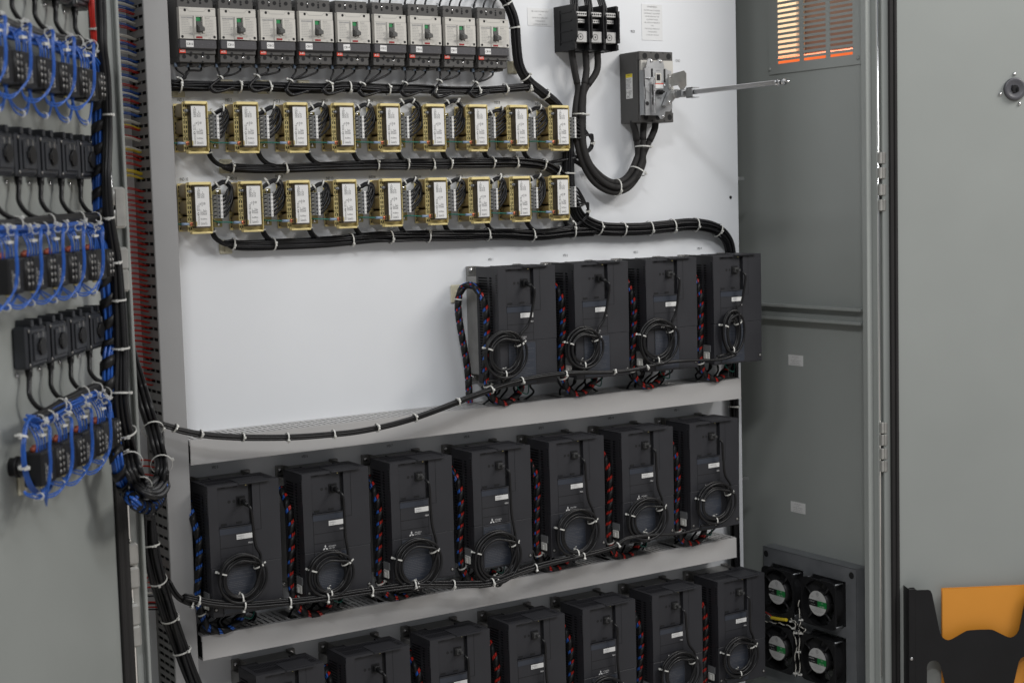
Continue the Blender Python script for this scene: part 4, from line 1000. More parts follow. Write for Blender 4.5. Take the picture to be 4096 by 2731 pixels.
    mb = MB(); mb.cyl((.0815, -.1300, -.0022), (.0815, -.1362, -.0062), .0014, n=8); mb.build('brass_contact', 'gold', t)
    return t
ROWS = {1: (.8006, .2013, 1.2211), 2: (.1200, .2007, .8283), 3: (.2038, .1998, .4367)}
DR = []
for r_, n_ in ((1, 4), (2, 7), (3, 7)):
    for k in range(n_): DR.append((r_, ROWS[r_][0] + k*ROWS[r_][1], ROWS[r_][2]))
BOT = ['first', 'second', 'third', 'fourth', 'fifth', 'sixth', 'last']
def where(i):
    return ('under the VFD %d mark' % (i + 1)) if i < 11 else ('%s in the bottom row' % BOT[i - 11] if i < 17 else 'at the bottom row right end')
proto = make_drive()
# patch cord coils: centre x, z (from the drive's top left), radius x, radius z
COIL = {0: (.005, -.187, .050, .050), 1: (.0135, -.189, .047, .0455), 2: (.020, -.1875, .053, .052), 3: (.045, -.182, .030, .051), 4: (.0577, -.186, .0485, .0485), 5: (.0493, -.209, .0485, .047), 6: (.0506, -.2175, .055, .054), 7: (.0474, -.235, .058, .058), 8: (.0618, -.211, .0545, .0535), 9: (.0587, -.2055, .054, .0485), 10: (.0663, -.196, .0545, .049), 11: (.05, -.215, .05, .05), 12: (.052, -.212, .05, .05), 13: (.05, -.216, .05, .05), 14: (.054, -.214, .05, .05), 15: (.0479, -.212, .050, .050), 16: (.0683, -.195, .0545, .0495), 17: (.0556, -.191, .0525, .0495)}
rn = random.Random(11)
for i, (r_, x0, z0) in enumerate(DR):
    o = proto if i == 0 else copy_tree(proto)
    o.location = (x0, 0, z0); o['group'] = 'dark motor drives in three rows'
    o['label'] = 'dark grey motor drive ' + where(i)
    # ---- patch cord
    cx_, cz_, rx, rz = COIL[i]
    t = thing('patch_cord', 'coiled black patch cord hanging on the drive ' + where(i), 'patch cord', (x0 + .07, -.14, z0 - .035), 'coiled patch cords on the drives')
    clear = i in (2, 3, 6, 7, 8, 9, 10, 13, 14, 15, 16, 17)
    mb = MB(); mb.box(x0 + .0640, x0 + .0770, -.1440, -.1342, z0 - .0425, z0 - .0302, 0, .001)
    if not clear: mb.cyl((x0 + .071, -.143, z0 - .0365), (x0 + .0735, -.160, z0 - .042), .0052, .0038, n=12)
    else: mb.box(x0 + .0680, x0 + .0745, -.1540, -.1440, z0 - .0395, z0 - .0335, 0, .001)
    mb.build('plug', 'plug' if clear else 'black', t)
    wr = .0029; turns = 5; yb = -.1470
    c = Vector((x0 + cx_, yb, z0 + cz_))
    a0 = R(25 if i != 3 else 50)
    ent = c + Vector((rx*math.cos(a0)*.96, -.002, rz*math.sin(a0)))
    pts = [Vector((x0 + .0735, -.158, z0 - .0410)), Vector((x0 + .0775, -.166, z0 - .050)), Vector((x0 + .0800, -.162, z0 - .070)).lerp(ent, .12), Vector((x0 + .0815, -.157, z0 - .095)).lerp(ent, .42), ent + Vector((.0005, -.001, .020)), ent]
    ph = [rn.uniform(-.0022, .0022) for _ in range(12)]
    for k in range(1, turns*10 + 1):
        a = a0 - 2*math.pi*k/10; tk = k/10
        dr_ = -.0050*(int(tk*1.0) % 4) + ph[int(tk*2) % 12] - .001*math.sin(2*a + tk)
        pts.append(c + Vector(((rx + dr_)*math.cos(a), -.0052*(int(tk) // 2) - .004*abs(math.sin(a*.5 + tk)), (rz + dr_)*math.sin(a))))
    # tail leaves from the bottom towards the left along the trunk
    bt = c + Vector((-.01, -.003, -rz - .001))
    pts += [c + Vector((.014, -.003, -rz + .001)), bt, bt + Vector((-.035, .001, .001 if i > 3 else -.004))]
    mb = MB(); mb.tube(pts, wr, 7, k=4); mb.build('cord', 'cord', t)
    for (a, ang) in ((R(28), .6), (R(160), 2.2), (R(-92), 4.0)):
        p = c + Vector(((rx - .0070)*math.cos(a), -.0035, (rz - .0070)*math.sin(a))); d = Vector((-math.sin(a), 0, math.cos(a)))
        add_tie([p - d*.003, p, p + d*.003], 1, .0098, t, ang + rn.uniform(-.4, .4), rn.choice((.004, .008, .010)))
    # ---- spiral wrapped leads on the left side
    if True:
        P_ = [Vector((x0 + .006, -.040, z0 - .046)), Vector((x0 - .008, -.060, z0 - .040)), Vector((x0 - .0165, -.088, z0 - .050)), Vector((x0 - .0135, -.103, z0 - .075)), Vector((x0 - .0095, -.105, z0 - .110)), Vector((x0 - .0105, -.104, z0 - .155)), Vector((x0 - .0140, -.102, z0 - .195)), Vector((x0 - .0145, -.100, z0 - .232)), Vector((x0 - .0085, -.100, z0 - .262)), Vector((x0 + .0060, -.100, z0 - .286)), Vector((x0 + .0330, -.098, z0 - .299)), Vector((x0 + .0640, -.092, z0 - .293)), Vector((x0 + .0860, -.086, z0 - .272)), Vector((x0 + .0900, -.080, z0 - .250))]
        P_ = [p + Vector((rn.uniform(-.002, .002), rn.uniform(-.002, .002), rn.uniform(-.002, .002))) for p in P_]
        colr = {0: 'mix', 1: 'mix', 2: 'redblue', 3: 'redblue', 4: 'blue', 5: 'mix', 6: 'bluered', 7: 'mix', 8: 'redblue', 9: 'red', 10: 'redblue', 11: 'red', 12: 'mix', 13: 'mix', 14: 'red', 15: 'bluered', 16: 'bluered', 17: 'red'}[i]
        nb = {'mix': 3, 'redblue': 1, 'blue': 6, 'bluered': 4, 'red': 0}[colr]
        word = {'mix': 'red and blue', 'redblue': 'mostly red', 'blue': 'blue', 'bluered': 'mostly blue', 'red': 'red'}[colr]
        t = thing('wrapped_leads', 'spiral wrapped %s leads beside the drive %s' % (word, where(i)), 'wires', tuple(P_[0]), 'spiral wrapped leads beside the drives')
        P = smooth(P_, 8)
        mb = MB(); spiral(mb, P, .0070, .0265, .0192, phase=rn.uniform(0, 6)); mb.build('spiral_wrap', 'black', t)
        T_, N_, B_ = frames(P)
        for cn in ('blue', 'red'):
            mb = MB()
            for k in range(6):
                if (k < nb) == (cn == 'blue'):
                    a = 2*math.pi*k/6 + 2.4
                    mb.tube([P[q] + (N_[q]*math.cos(a + .25*q/len(P)*6) + B_[q]*math.sin(a + .25*q/len(P)*6))*.0046 for q in range(len(P))], .0021, 6, raw=True)
            if mb.f: mb.build('leads', cn, t)
        # white anchor and tie
        if i not in (0,):
            mb = MB(); mb.box(x0 - .0042, x0 - .0006, -.1250, -.1030, z0 - .2470, z0 - .2290, 0, .0015); mb.box(x0 - .0075, x0 - .0042, -.1180, -.1100, z0 - .2450, z0 - .2330, 0, .001); mb.build('anchor', 'tie', t)
            mb = MB(); mb.box(x0 - .0030, x0 - .0004, -.1270, -.1020, z0 - .2290, z0 - .2130); mb.build('anchor_clip', 'tb', t)
        qi = int(.60*len(P)); add_tie(P, qi, .0082, t, .2, .006)
    # green earth wire and a few black leads under the drive
    t = thing('drive_leads', 'black leads and green wire under the drive ' + where(i), 'wires', (x0 + .05, -.07, z0 - .26), 'leads under the drives')
    mb = MB(); mb.tube([(x0 + .075, -.085, z0 - .254), (x0 + .078, -.092, z0 - .275), (x0 + .098, -.094, z0 - .286), (x0 + .112, -.080, z0 - .272), (x0 + .114, -.070, z0 - .254)], .0014, 6); mb.build('earth_wire', 'gwire', t)
    mb = MB()
    for k in range(6):
        xx = x0 + .018 + k*.020 + rn.uniform(-.006, .006)
        mb.tube([(xx, -.075, z0 - .252), (xx + rn.uniform(-.01, .01), -.078, z0 - .272), (xx + rn.uniform(-.02, .02), -.060, z0 - .290), (xx + rn.uniform(-.02, .02), -.045, z0 - .312)], .0024, 6)
    mb.tube([(x0 - .006, -.070, z0 - .262), (x0 + .004, -.080, z0 - .284), (x0 + .030, -.080, z0 - .280), (x0 + .045, -.070, z0 - .262)], .0026, 6)
    mb.build('wires', 'wire', t)
# wrapped leads climbing from the upper duct beside the first drive of the top row
P_ = [Vector(q) for q in [(0.7777,-0.045,0.9222),(0.7771,-0.045,0.949),(0.7765,-0.045,0.9757),(0.7732,-0.045,1.0132),(0.7668,-0.045,1.0508),(0.7604,-0.045,1.0882),(0.7561,-0.045,1.1202),(0.7556,-0.045,1.1412),(0.7594,-0.045,1.162),(0.7682,-0.045,1.1773),(0.7762,-0.055,1.183),(0.7823,-0.07,1.1813),(0.7864,-0.085,1.1672)]]
t = thing('wrapped_leads', 'spiral wrapped black, blue and red leads arching left of the top row drives', 'wires', tuple(P_[0]), 'spiral wrapped leads beside the drives')
P = smooth(P_, 8); mb = MB(); spiral(mb, P, .0070, .0255, .0205, phase=1); mb.build('spiral_wrap', 'black', t)
T_, N_, B_ = frames(P)
for cn in ('blue', 'red'):
    mb = MB()
    for k in range(6):
        if (k % 2 == 0) == (cn == 'blue'):
            a = 2*math.pi*k/6; mb.tube([P[q] + (N_[q]*math.cos(a) + B_[q]*math.sin(a))*.0046 for q in range(len(P))], .0021, 6, raw=True)
    mb.build('leads', cn, t)
add_tie(P, int(.62*len(P)), .0080, t, 2.5, .004)
q = (0.7763,0,1.1621); p_ = thing('tie_mount', 'square ivory tie mount on the panel left of the top row of drives', 'tie mount', q); mb = MB(); mb.box(q[0] - .013, q[0] + .015, -.0045, -.0003, q[2] - .020, q[2] + .020, 0, .002); mb.box(q[0] - .004, q[0] + .006, -.012, -.0045, q[2] - .010, q[2] + .006, 0, .001); mb.build('pad', 'tiepad', p_)

# ================================================================== patch cord trunks in front of the drives
T1 = [(0.008,-0.15,0.9775),(0.0271,-0.15,0.9639),(0.052,-0.15,0.9538)] + [(0.068,-0.15,0.9462),(0.1157,-0.15,0.9327),(0.178,-0.15,0.9218),(0.2327,-0.15,0.9151),(0.298,-0.15,0.909),(0.3698,-0.15,0.9058),(0.4386,-0.15,0.9048),(0.5093,-0.15,0.9092),(0.5713,-0.15,0.9175),(0.6295,-0.15,0.9292),(0.6943,-0.15,0.9444),(0.7604,-0.15,0.9589),(0.8279,-0.15,0.9719),(0.9023,-0.15,0.9779)] + [(0.9727,-0.158,0.9803),(1.0805,-0.158,0.9732),(1.1546,-0.158,0.974),(1.2306,-0.158,0.9819)] + [(1.3065,-0.16,0.982),(1.3991,-0.16,0.9767),(1.4534,-0.16,0.9839)]
bundle('black patch cord trunk sagging across the upper duct to the top row of drives', T1, 5, .0075, .0026, 'cord', ties=(.10, .17, .235, .30, .365, .425, .49, .56, .62, .67, .735, .79, .845), seed=21, group='patch cord trunks', cat='cable bundle', taper=lambda t: 1.0 if t < .6 else max(.12, 1 - (t - .6)*2.4), k=7)
T2 = [(0.028,-0.15,0.6579),(0.0408,-0.15,0.6331),(0.0542,-0.15,0.6195),(0.0749,-0.15,0.6092)] + [(0.0589,-0.155,0.6231),(0.1112,-0.155,0.6033),(0.1785,-0.155,0.5877),(0.2414,-0.155,0.5816),(0.302,-0.155,0.5768),(0.3679,-0.155,0.574),(0.4324,-0.155,0.5735),(0.4982,-0.155,0.571),(0.5708,-0.155,0.5668)] + [(0.6292,-0.158,0.559),(0.6862,-0.158,0.5499),(0.7523,-0.158,0.5441),(0.8352,-0.158,0.5563),(0.9072,-0.158,0.5628),(0.9963,-0.158,0.5662),(1.0794,-0.158,0.573),(1.1196,-0.158,0.5874),(1.1953,-0.158,0.5848),(1.2727,-0.158,0.5769),(1.3389,-0.158,0.5811)]
bundle('black patch cord trunk along the front of the middle row of drives', T2, 6, .0085, .0026, 'cord', ties=(.13, .20, .265, .33, .39, .455, .52, .59, .655, .72, .785, .84), seed=22, group='patch cord trunks', cat='cable bundle', taper=lambda t: 1.0 if t < .6 else max(.12, 1 - (t - .6)*2.3), k=7)

# ================================================================== left door: switch backs, contact blocks and harness
def dm(s_, z): return mt(ML, s_, 0, z)
def make_switch():
    # back of a panel switch; local x away from the hinge, y out of the door, z up; origin at the near top corner
    t = thing('panel_switch', '', 'panel switch', world=False)
    W_, D_, H_ = .074, .0255, .060
    mb = MB(); mb.box(-W_, 0, 0, D_ - .004, -H_, 0, 0, .003); mb.box(-W_ + .006, -.006, D_ - .004, D_, -H_ + .004, -.004, 0, .003)
    mb.box(-W_ + .012, -.012, D_, D_ + .003, -H_ + .010, -.010, 0, .002)
    for x in (-.0165, -.0505): mb.box(x - .010, x, 0, D_ - .002, -.001, .009, 0, .001)
    b = mb.build('housing', 'swt', t)
    mb = MB(); mb.cyl((-W_/2, D_ + .003, -H_/2), (-W_/2, D_ + .007, -H_/2), .0125, n=18); mb.box(-W_/2 - .016, -W_/2 + .016, D_ + .002, D_ + .006, -H_/2 - .005, -H_/2 + .005, 0, .001); mb.build('rear_hub', 'black', t)
    mb = MB()
    for (x, z_) in ((-.006, -.006), (-W_ + .006, -.006), (-.006, -H_ + .006), (-W_ + .006, -H_ + .006), (-W_/2 - .020, -.012)): mb.screw((x, D_ - .003, z_), (0, 1, 0), .0026)
    mb.box(-.050, -.046, D_, D_ + .0032, -.017, -.009); mb.box(-.030, -.027, D_, D_ + .0032, -.017, -.009)
    mb.build('screw', 'base', t)
    mb = MB(); mb.cyl((-.022, .014, -H_), (-.022, .014, -H_ - .012), .0056, .0046, n=12); mb.build('cable_gland', 'black', t)
    for x in (-.010, -W_ + .018):
        mb = MB(); mb.screw((x, .0005, -H_ - .0085), (0, 1, 0), .0034, 0, .8); mb.build('mounting_screw', 'chrome', t)
    return t
def make_block(orange):
    # three contact blocks side by side behind a push button
    t = thing('contact_block', '', 'contact block', world=False)
    mb = MB(); mb.cyl((-.035, 0, -.024), (-.035, .032, -.024), .0130, n=20); mb.cyl((-.035, .008, -.024), (-.035, .012, -.024), .0150, n=20); mb.build('button_barrel', 'black', t)
    mb = MB(); mb.box(-.080, -.002, .030, .040, -.048, .001, 0, .002)
    mb.box(-.0550, -.0005, .034, .0580, -.047, 0, 0, .0025); mb.box(-.0685, -.0556, .034, .0560, -.045, -.001, 0, .0015); mb.box(-.0820, -.0691, .034, .0560, -.045, -.001, 0, .0015)
    for x in (-.0620, -.0755): mb.cyl((x, .0555, -.002), (x, .0555, -.044), .0058, n=12)
    b = mb.build('housing', 'black', t)
    mb = MB()
    for x in (-.0620, -.0755):
        for k in range(4): mb.screw((x, .0613, -.009 - k*.0090), (0, 1, 0), .0028, 0, .5)
    mb.build('terminal_screw', 'base', b)
    mb = MB()
    U, V = (0, 0, 1), (1, 0, 0)
    mb.text('cULus CE', .0068, (-.0200, .0584, -.042), U, V, sx=.8); mb.text('10A 250V', .0040, (-.0285, .0584, -.042), U, V); mb.lines((-.0340, .0584, -.040), U, V, .016, 1, .003, .0018, seed=3, fill=1); mb.lines((-.0120, .0584, -.040), U, V, .024, 1, .003, .0014, seed=4, fill=1)
    mb.build('print', 'wink', b)
    mb = MB(); mb.cyl((-.0100, .050, -.0460), (-.0100, .050, -.0500), .0024, n=8); mb.cyl((-.0180, .050, -.0460), (-.0180, .050, -.0500), .0024, n=8); mb.build('rear_contact', 'gold', t)
    if orange: mb = MB(); mb.cyl((-.024, .040, -.001), (-.024, .040, .008), .0045, .0040, n=12); mb.cyl((-.014, .040, -.001), (-.014, .040, .006), .0036, n=10); mb.build('release_lever', 'orangec', t)
    return t
NUM = ['nearest the hinge', 'second from the hinge', 'third from the hinge', 'fourth from the hinge', 'fifth from the hinge', 'sixth from the hinge']
SW = {'top': (.182, 1.7460, 5), 'upper': (.1990, 1.4780, 5), 'lower': (.2000, 1.2075, 4)}
BL = {'top': (.256, 1.5830, 5, 0), 'middle': (.259, 1.3080, 5, 1), 'bottom': (.2660, 1.0400, 4, 1)}
ps = None
for rw, (s0, zt, n_) in SW.items():
    for k in range(n_):
        o = make_switch() if ps is None else copy_tree(ps)
        if ps is None: ps = o
        o.matrix_world = dm(s0 + .0905*k, zt)
        o['label'] = 'dark switch back in the %s switch row on the left door, %s' % (rw, NUM[k]); o['group'] = 'switch backs on the left door'
pb = {}
for rw, (s0, zt, n_, og_) in BL.items():
    for k in range(n_):
        if og_ not in pb: pb[og_] = make_block(og_); o = pb[og_]
        else: o = copy_tree(pb[og_])
        o.matrix_world = dm(s0 + .0905*k, zt)
        o['label'] = 'black contact block in the %s block row on the left door, %s' % (rw, NUM[k]); o['group'] = 'contact blocks on the left door'

def LWs(s_, h_, z): return on_left(s_, h_, z)
# black drop cables from the switches
DROP = {'top': 1.623, 'upper': 1.355, 'lower': 1.083}
for rw, (s0, zt, n_) in SW.items():
    for k in range(n_):
        s_ = s0 + .0905*k - .022; zb = zt - .066; zz = DROP[rw] + (.006 - .003*k if rw == 'lower' else 0)
        t = thing('switch_cable', 'black round cable dropping from the %s row switch %s' % (rw, NUM[k]), 'cable', tuple(LWs(s_, .014, zb)), 'drop cables of the left door switches')
        mb = MB(); hh = zb - zz
        mb.tube([LWs(s_, .014, zb + .004), LWs(s_ + .004, .015, zb - .2*hh), LWs(s_ + .013, .018, zb - .5*hh), LWs(s_ + .006, .024, zb - .76*hh), LWs(s_ - .012, .030, zz + .1*hh), LWs(s_ - .040, .033, zz + .002), LWs(s_ - .085, .034, zz)], .0036, 9, k=7)
        mb.build('jacket', 'cord', t)
# harness bundles along each row
def door_pts(l): return [Vector(p) for p in l]
HB = {'top': ([(-0.4418,-0.8757,1.6226),(-0.4147,-0.8377,1.6214),(-0.3665,-0.7701,1.6204),(-0.3141,-0.6966,1.6211),(-0.257,-0.6166,1.6234),(-0.2138,-0.5561,1.6266),(-0.185,-0.5156,1.6253),(-0.1625,-0.4841,1.6157),(-0.1521,-0.4696,1.5994),(-0.148,-0.4637,1.5712)], [(-0.4444,-0.8827,1.6096),(-0.4173,-0.8447,1.6088),(-0.3691,-0.7772,1.6092),(-0.3169,-0.704,1.6097),(-0.2603,-0.6246,1.6085),(-0.2239,-0.5736,1.6075),(-0.1988,-0.5384,1.6045),(-0.1832,-0.5166,1.5964),(-0.178,-0.5094,1.5813)], 5, 12),
      'middle': ([(-0.4704,-0.9158,1.3512),(-0.439,-0.8717,1.3517),(-0.3909,-0.8043,1.3533),(-0.3389,-0.7314,1.3551),(-0.2823,-0.6521,1.3567),(-0.2334,-0.5835,1.3576),(-0.2014,-0.5387,1.3543),(-0.1755,-0.5023,1.3438),(-0.1567,-0.4759,1.3233),(-0.1486,-0.4646,1.2973)], [(-0.4725,-0.9222,1.3427),(-0.4411,-0.8782,1.3437),(-0.3934,-0.8112,1.3435),(-0.3416,-0.7386,1.344),(-0.2852,-0.6596,1.3451),(-0.243,-0.6004,1.3438),(-0.2183,-0.5658,1.3364),(-0.2032,-0.5446,1.3235),(-0.1951,-0.5333,1.3037)], 5, 12),
      'bottom': ([(-0.3906,-0.8039,1.0812),(-0.3506,-0.7478,1.0835),(-0.3077,-0.6877,1.0884),(-0.2591,-0.6195,1.0912),(-0.2304,-0.5793,1.0903),(-0.2049,-0.5436,1.0787),(-0.1826,-0.5122,1.0611),(-0.1637,-0.4858,1.0365),(-0.1521,-0.4695,1.0076)], [(-0.4047,-0.8271,1.0835),(-0.3823,-0.7958,1.0764),(-0.3584,-0.7622,1.0769),(-0.3102,-0.6946,1.0818),(-0.2651,-0.6314,1.0817),(-0.2334,-0.5869,1.0807),(-0.2082,-0.5516,1.0672),(-0.1964,-0.5351,1.0483),(-0.1914,-0.5281,1.029)], 3, 9)}
for rw, (b, c, nb_, nc) in HB.items():
    bundle('black cable bundle tied along the %s harness row of the left door' % rw, b, nb_, .0085, .0044, 'cord', ties=(.2, .36, .52, .66), seed=31, group='harness bundles on the left door', k=7, sides=8)
    bundle('blue wire bundle tied along the %s harness row of the left door' % rw, c, nc, .0092, .0019, 'blue', ties=(.14, .25, .36, .48, .60, .72), seed=32, group='harness bundles on the left door', k=7)
# blue loops round each contact block
rn = random.Random(17)
for rw, (s0, zt, n_, og_) in BL.items():
    for k in range(n_):
        s_ = s0 + .0905*k
        t = thing('blue_wire_loops', 'blue wire loops round the %s row contact block %s' % (rw, NUM[k]), 'wires', tuple(LWs(s_, .05, zt)), 'blue wire loops on the left door')
        mb = MB(); j = lambda a: rn.uniform(-a, a)
        hz = zt + .035
        for q in range(2):     # loops passing in front of the block and round below it
            d = .0035*q
            mb.tube([LWs(s_ - .022, .042, hz - .008), LWs(s_ - .016, .058, hz), LWs(s_ + .002 + d, .070 + d, hz - .001 + j(.002)), LWs(s_ + .012 + d, .072 + d, zt + .010), LWs(s_ + .014 + d, .073 + d, zt - .012), LWs(s_ + .018 + d, .071 + d, zt - .035)] + ([LWs(s_ + .012 + d, .066, zt - .058 + j(.002)), LWs(s_ - .006, .058, zt - .070 - d), LWs(s_ - .022, .050, zt - .060), LWs(s_ - .026, .047, zt - .045)] if rw == 'bottom' and k == n_ - 1 else [LWs(s_ + .030 + d, .068, zt - .052 + j(.002)), LWs(s_ + .052, .060, zt - .062 - d), LWs(s_ + .072, .052, zt - .060 - d), LWs(s_ + .080, .048, zt - .045)]), .0012, 7, k=7)
        for q in range(2):     # U shaped loops under the block
            d = .0035*q; ud = {'top': .079, 'middle': .062, 'bottom': .057}[rw] + .005*q + j(.0015)
            mb.tube([LWs(s_ + .040 + d, .046, zt - .044), LWs(s_ + .038 + d, .048, zt - .044 - .3*(ud - .044)), LWs(s_ + .022, .050, zt - ud + .006), LWs(s_ - .006, .050, zt - ud), LWs(s_ - .034, .048, zt - ud + .006), LWs(s_ - .054 - d, .046, zt - .044 - .2*(ud - .044)), LWs(s_ - .060 - d, .046, zt - .040)], .0013, 7, k=7)
        for q in range(4):     # short straight leads from the bundle into the block's top
            x = s_ - .010 - .011*q
            mb.tube([LWs(x - .002, .036, hz + .002), LWs(x, .044, hz - .010), LWs(x + .001 + j(.003), .048, zt + .012), LWs(x + .001, .047, zt - .004)], .0013, 6)
        mb.build('wires', 'blue', t)
        for (p, d, a) in ((LWs(s_ - .014, .059, hz), uL, 1.0), (LWs(s_ - .006, .050, zt - ud + .002), uL, 3.0), (LWs(s_ - .030, .044, hz - .014), Vector((0, 0, 1)), .4)):
            add_tie([p - d*.003, p, p + d*.003], 1, .0046, t, a, .005, .0032)
# one long blue loop at the near end of the bottom row
t = thing('blue_wire_loops', 'long blue wire loop hanging past the free end of the bottom row', 'wires', tuple(LWs(.50, .04, 1.07)), 'blue wire loops on the left door')
mb = MB()
for q in range(3):
    mb.tube([p + nL*(.002*q) + Vector((0, 0, .002*q)) for p in door_pts([(-0.3881,-0.8107,1.0786),(-0.4053,-0.8349,1.0844),(-0.4153,-0.8488,1.0792),(-0.4207,-0.8565,1.0654),(-0.4248,-0.8621,1.0482),(-0.4244,-0.8616,1.0252),(-0.4199,-0.8553,1.007),(-0.4103,-0.8418,0.9901),(-0.3949,-0.8203,0.9764),(-0.3795,-0.7987,0.9729),(-0.3669,-0.781,0.9791),(-0.3587,-0.7695,0.9942)])], .0016, 7, k=7)
mb.build('wires', 'blue', t)
for (a, b) in ((3, 2.0), (5, .5), (8, 3.2)):
    P = door_pts([(-0.3881,-0.8107,1.0786),(-0.4053,-0.8349,1.0844),(-0.4153,-0.8488,1.0792),(-0.4207,-0.8565,1.0654),(-0.4248,-0.8621,1.0482),(-0.4244,-0.8616,1.0252),(-0.4199,-0.8553,1.007),(-0.4103,-0.8418,0.9901),(-0.3949,-0.8203,0.9764),(-0.3795,-0.7987,0.9729),(-0.3669,-0.781,0.9791),(-0.3587,-0.7695,0.9942)]); add_tie(P, a, .0058, t, b, .005)
for (s_, z_) in ((.470, .985),):
    q = LWs(s_, .0, z_); p_ = thing('tie_mount', 'square ivory tie mount on the left door beside the bottom contact blocks', 'tie mount', tuple(q)); mb = MB(); mb.box(s_ - .014, s_ + .014, .0005, .005, z_ - .014, z_ + .014, 0, .002); to_world(mb, ML).build('pad', 'tiepad', p_)

# trunks beside the hinge: spiral wrapped blue wires, and black cables that loop across into the cabinet
PW = [Vector(p) for p in [(-0.1745,-0.5009,1.6032),(-0.1756,-0.5025,1.5784),(-0.1755,-0.5023,1.5519),(-0.1774,-0.505,1.5252),(-0.18,-0.5087,1.4984),(-0.1816,-0.5109,1.4717),(-0.1826,-0.5122,1.4451)] + [(-0.1873,-0.5189,1.4135),(-0.1887,-0.5209,1.3886),(-0.1903,-0.5231,1.3656),(-0.1879,-0.5197,1.3389),(-0.1856,-0.5165,1.3102),(-0.185,-0.5157,1.2816),(-0.1849,-0.5156,1.2546),(-0.1825,-0.5121,1.231),(-0.1812,-0.5103,1.2092),(-0.1804,-0.5092,1.182),(-0.1803,-0.509,1.1548)] + [(-0.1887,-0.5208,1.1331),(-0.1914,-0.5247,1.1119),(-0.1928,-0.5267,1.0905),(-0.1877,-0.5194,1.0622),(-0.1835,-0.5136,1.0339),(-0.1795,-0.5079,1.0036)] + [(-0.1946,-0.5567,0.9765),(-0.1859,-0.5444,0.9413),(-0.1691,-0.5209,0.9121)] + [(-0.1739,-0.5708,0.9027),(-0.1426,-0.5268,0.8828),(-0.1123,-0.4844,0.8752)] + [(-0.0554,-0.36,0.8648),(-0.0492,-0.36,0.8859)]]
t = thing('wrapped_leads', 'thick spiral wrapped blue wire trunk running down beside the left door hinge', 'cable bundle', tuple(PW[0]))
P = smooth(PW, 6); mb = MB(); bundle_wires(mb, P, 14, .0105, .0022, 41); mb.build('leads', 'blue', t)
mb = MB(); spiral(mb, P, .0112, .035, .0170, phase=.5); mb.build('spiral_wrap', 'black', t)
PK = [Vector(p) for p in [(-0.1684,-0.5199,1.71),(-0.1695,-0.5215,1.6645),(-0.1716,-0.5245,1.6257),(-0.1689,-0.5207,1.6016),(-0.1662,-0.5169,1.5774),(-0.1663,-0.517,1.5422),(-0.1681,-0.5195,1.5067),(-0.1716,-0.5244,1.4711)] + [(-0.1797,-0.5357,1.4235),(-0.1814,-0.5382,1.3882),(-0.1795,-0.5355,1.3563),(-0.1741,-0.5279,1.3242),(-0.1682,-0.5197,1.2952),(-0.1662,-0.5169,1.2627),(-0.1656,-0.516,1.2338),(-0.1648,-0.5148,1.1994),(-0.1657,-0.5162,1.1542)] + [(-0.1659,-0.5164,1.131),(-0.1703,-0.5226,1.0973),(-0.1739,-0.5276,1.0617),(-0.1699,-0.5221,1.0298),(-0.1622,-0.5113,0.9985),(-0.1543,-0.5001,0.9686)] + [(-0.1669,-0.5523,0.9492),(-0.153,-0.5328,0.9229)] + [(-0.1505,-0.5638,0.9132),(-0.1225,-0.5245,0.9058)] + [(-0.045,-0.34,0.8836),(-0.041,-0.34,0.9021)] + [(-0.0284,-0.3,0.9196),(-0.0342,-0.3,0.9487)] + [(-0.0276,-0.26,0.976),(-0.0364,-0.26,1.0096)] + [(-0.0311,-0.22,1.0402),(-0.039,-0.22,1.0717),(-0.0469,-0.22,1.1011),(-0.0538,-0.22,1.1302)]]
bundle('heavy black cable trunk down the left door, turning up in a U into the cabinet', PK, 8, .0165, .0042, 'cord', ties=(.16, .28, .345, .40, .455, .52, .575, .625, .68, .80, .86), seed=43, cat='cable bundle', k=6, sides=9, taper=lambda t: .36 + .7*min(1, max(0, (t - .25)/.3)), twist=.25)
LOWT = [Vector(p) for p in [(-0.0286,-0.2,0.8232),(-0.0254,-0.2,0.8018)] + [(-0.0221,-0.2,0.808),(-0.0222,-0.2,0.775),(-0.0205,-0.2,0.7417),(-0.0165,-0.2,0.7101),(-0.0102,-0.2,0.6781)] + [(0.0091,-0.17,0.6378),(0.0178,-0.17,0.6047)] + [(0.0334,-0.16,0.5612),(0.0455,-0.16,0.5225),(0.0577,-0.16,0.4834),(0.0702,-0.16,0.4464),(0.0826,-0.16,0.4092)]]
bundle('black cable trunk crossing the vertical duct at bottom left', LOWT, 9, .0165, .0040, 'cord', ties=(.30, .47, .64, .77), seed=44, cat='cable bundle', k=7, sides=8)
RD_ = [Vector(p) for p in [(-0.1774,-0.4981,1.7123),(-0.1782,-0.4992,1.6806),(-0.1759,-0.496,1.6565),(-0.1745,-0.4941,1.6294)]]
bundle('thin red wire bundle at the top of the left door', RD_, 4, .0052, .0021, 'red', ties=(.7,), seed=45, cat='wires', k=6)
t = thing('tie_mount', 'ivory tie mount on the left door behind the top contact blocks', 'tie mount', tuple(LWs(.10, 0, 1.60))); mb = MB(); mb.box(.085, .115, .0005, .006, 1.590, 1.625, 0, .002); to_world(mb, ML).build('pad', 'tiepad', t)

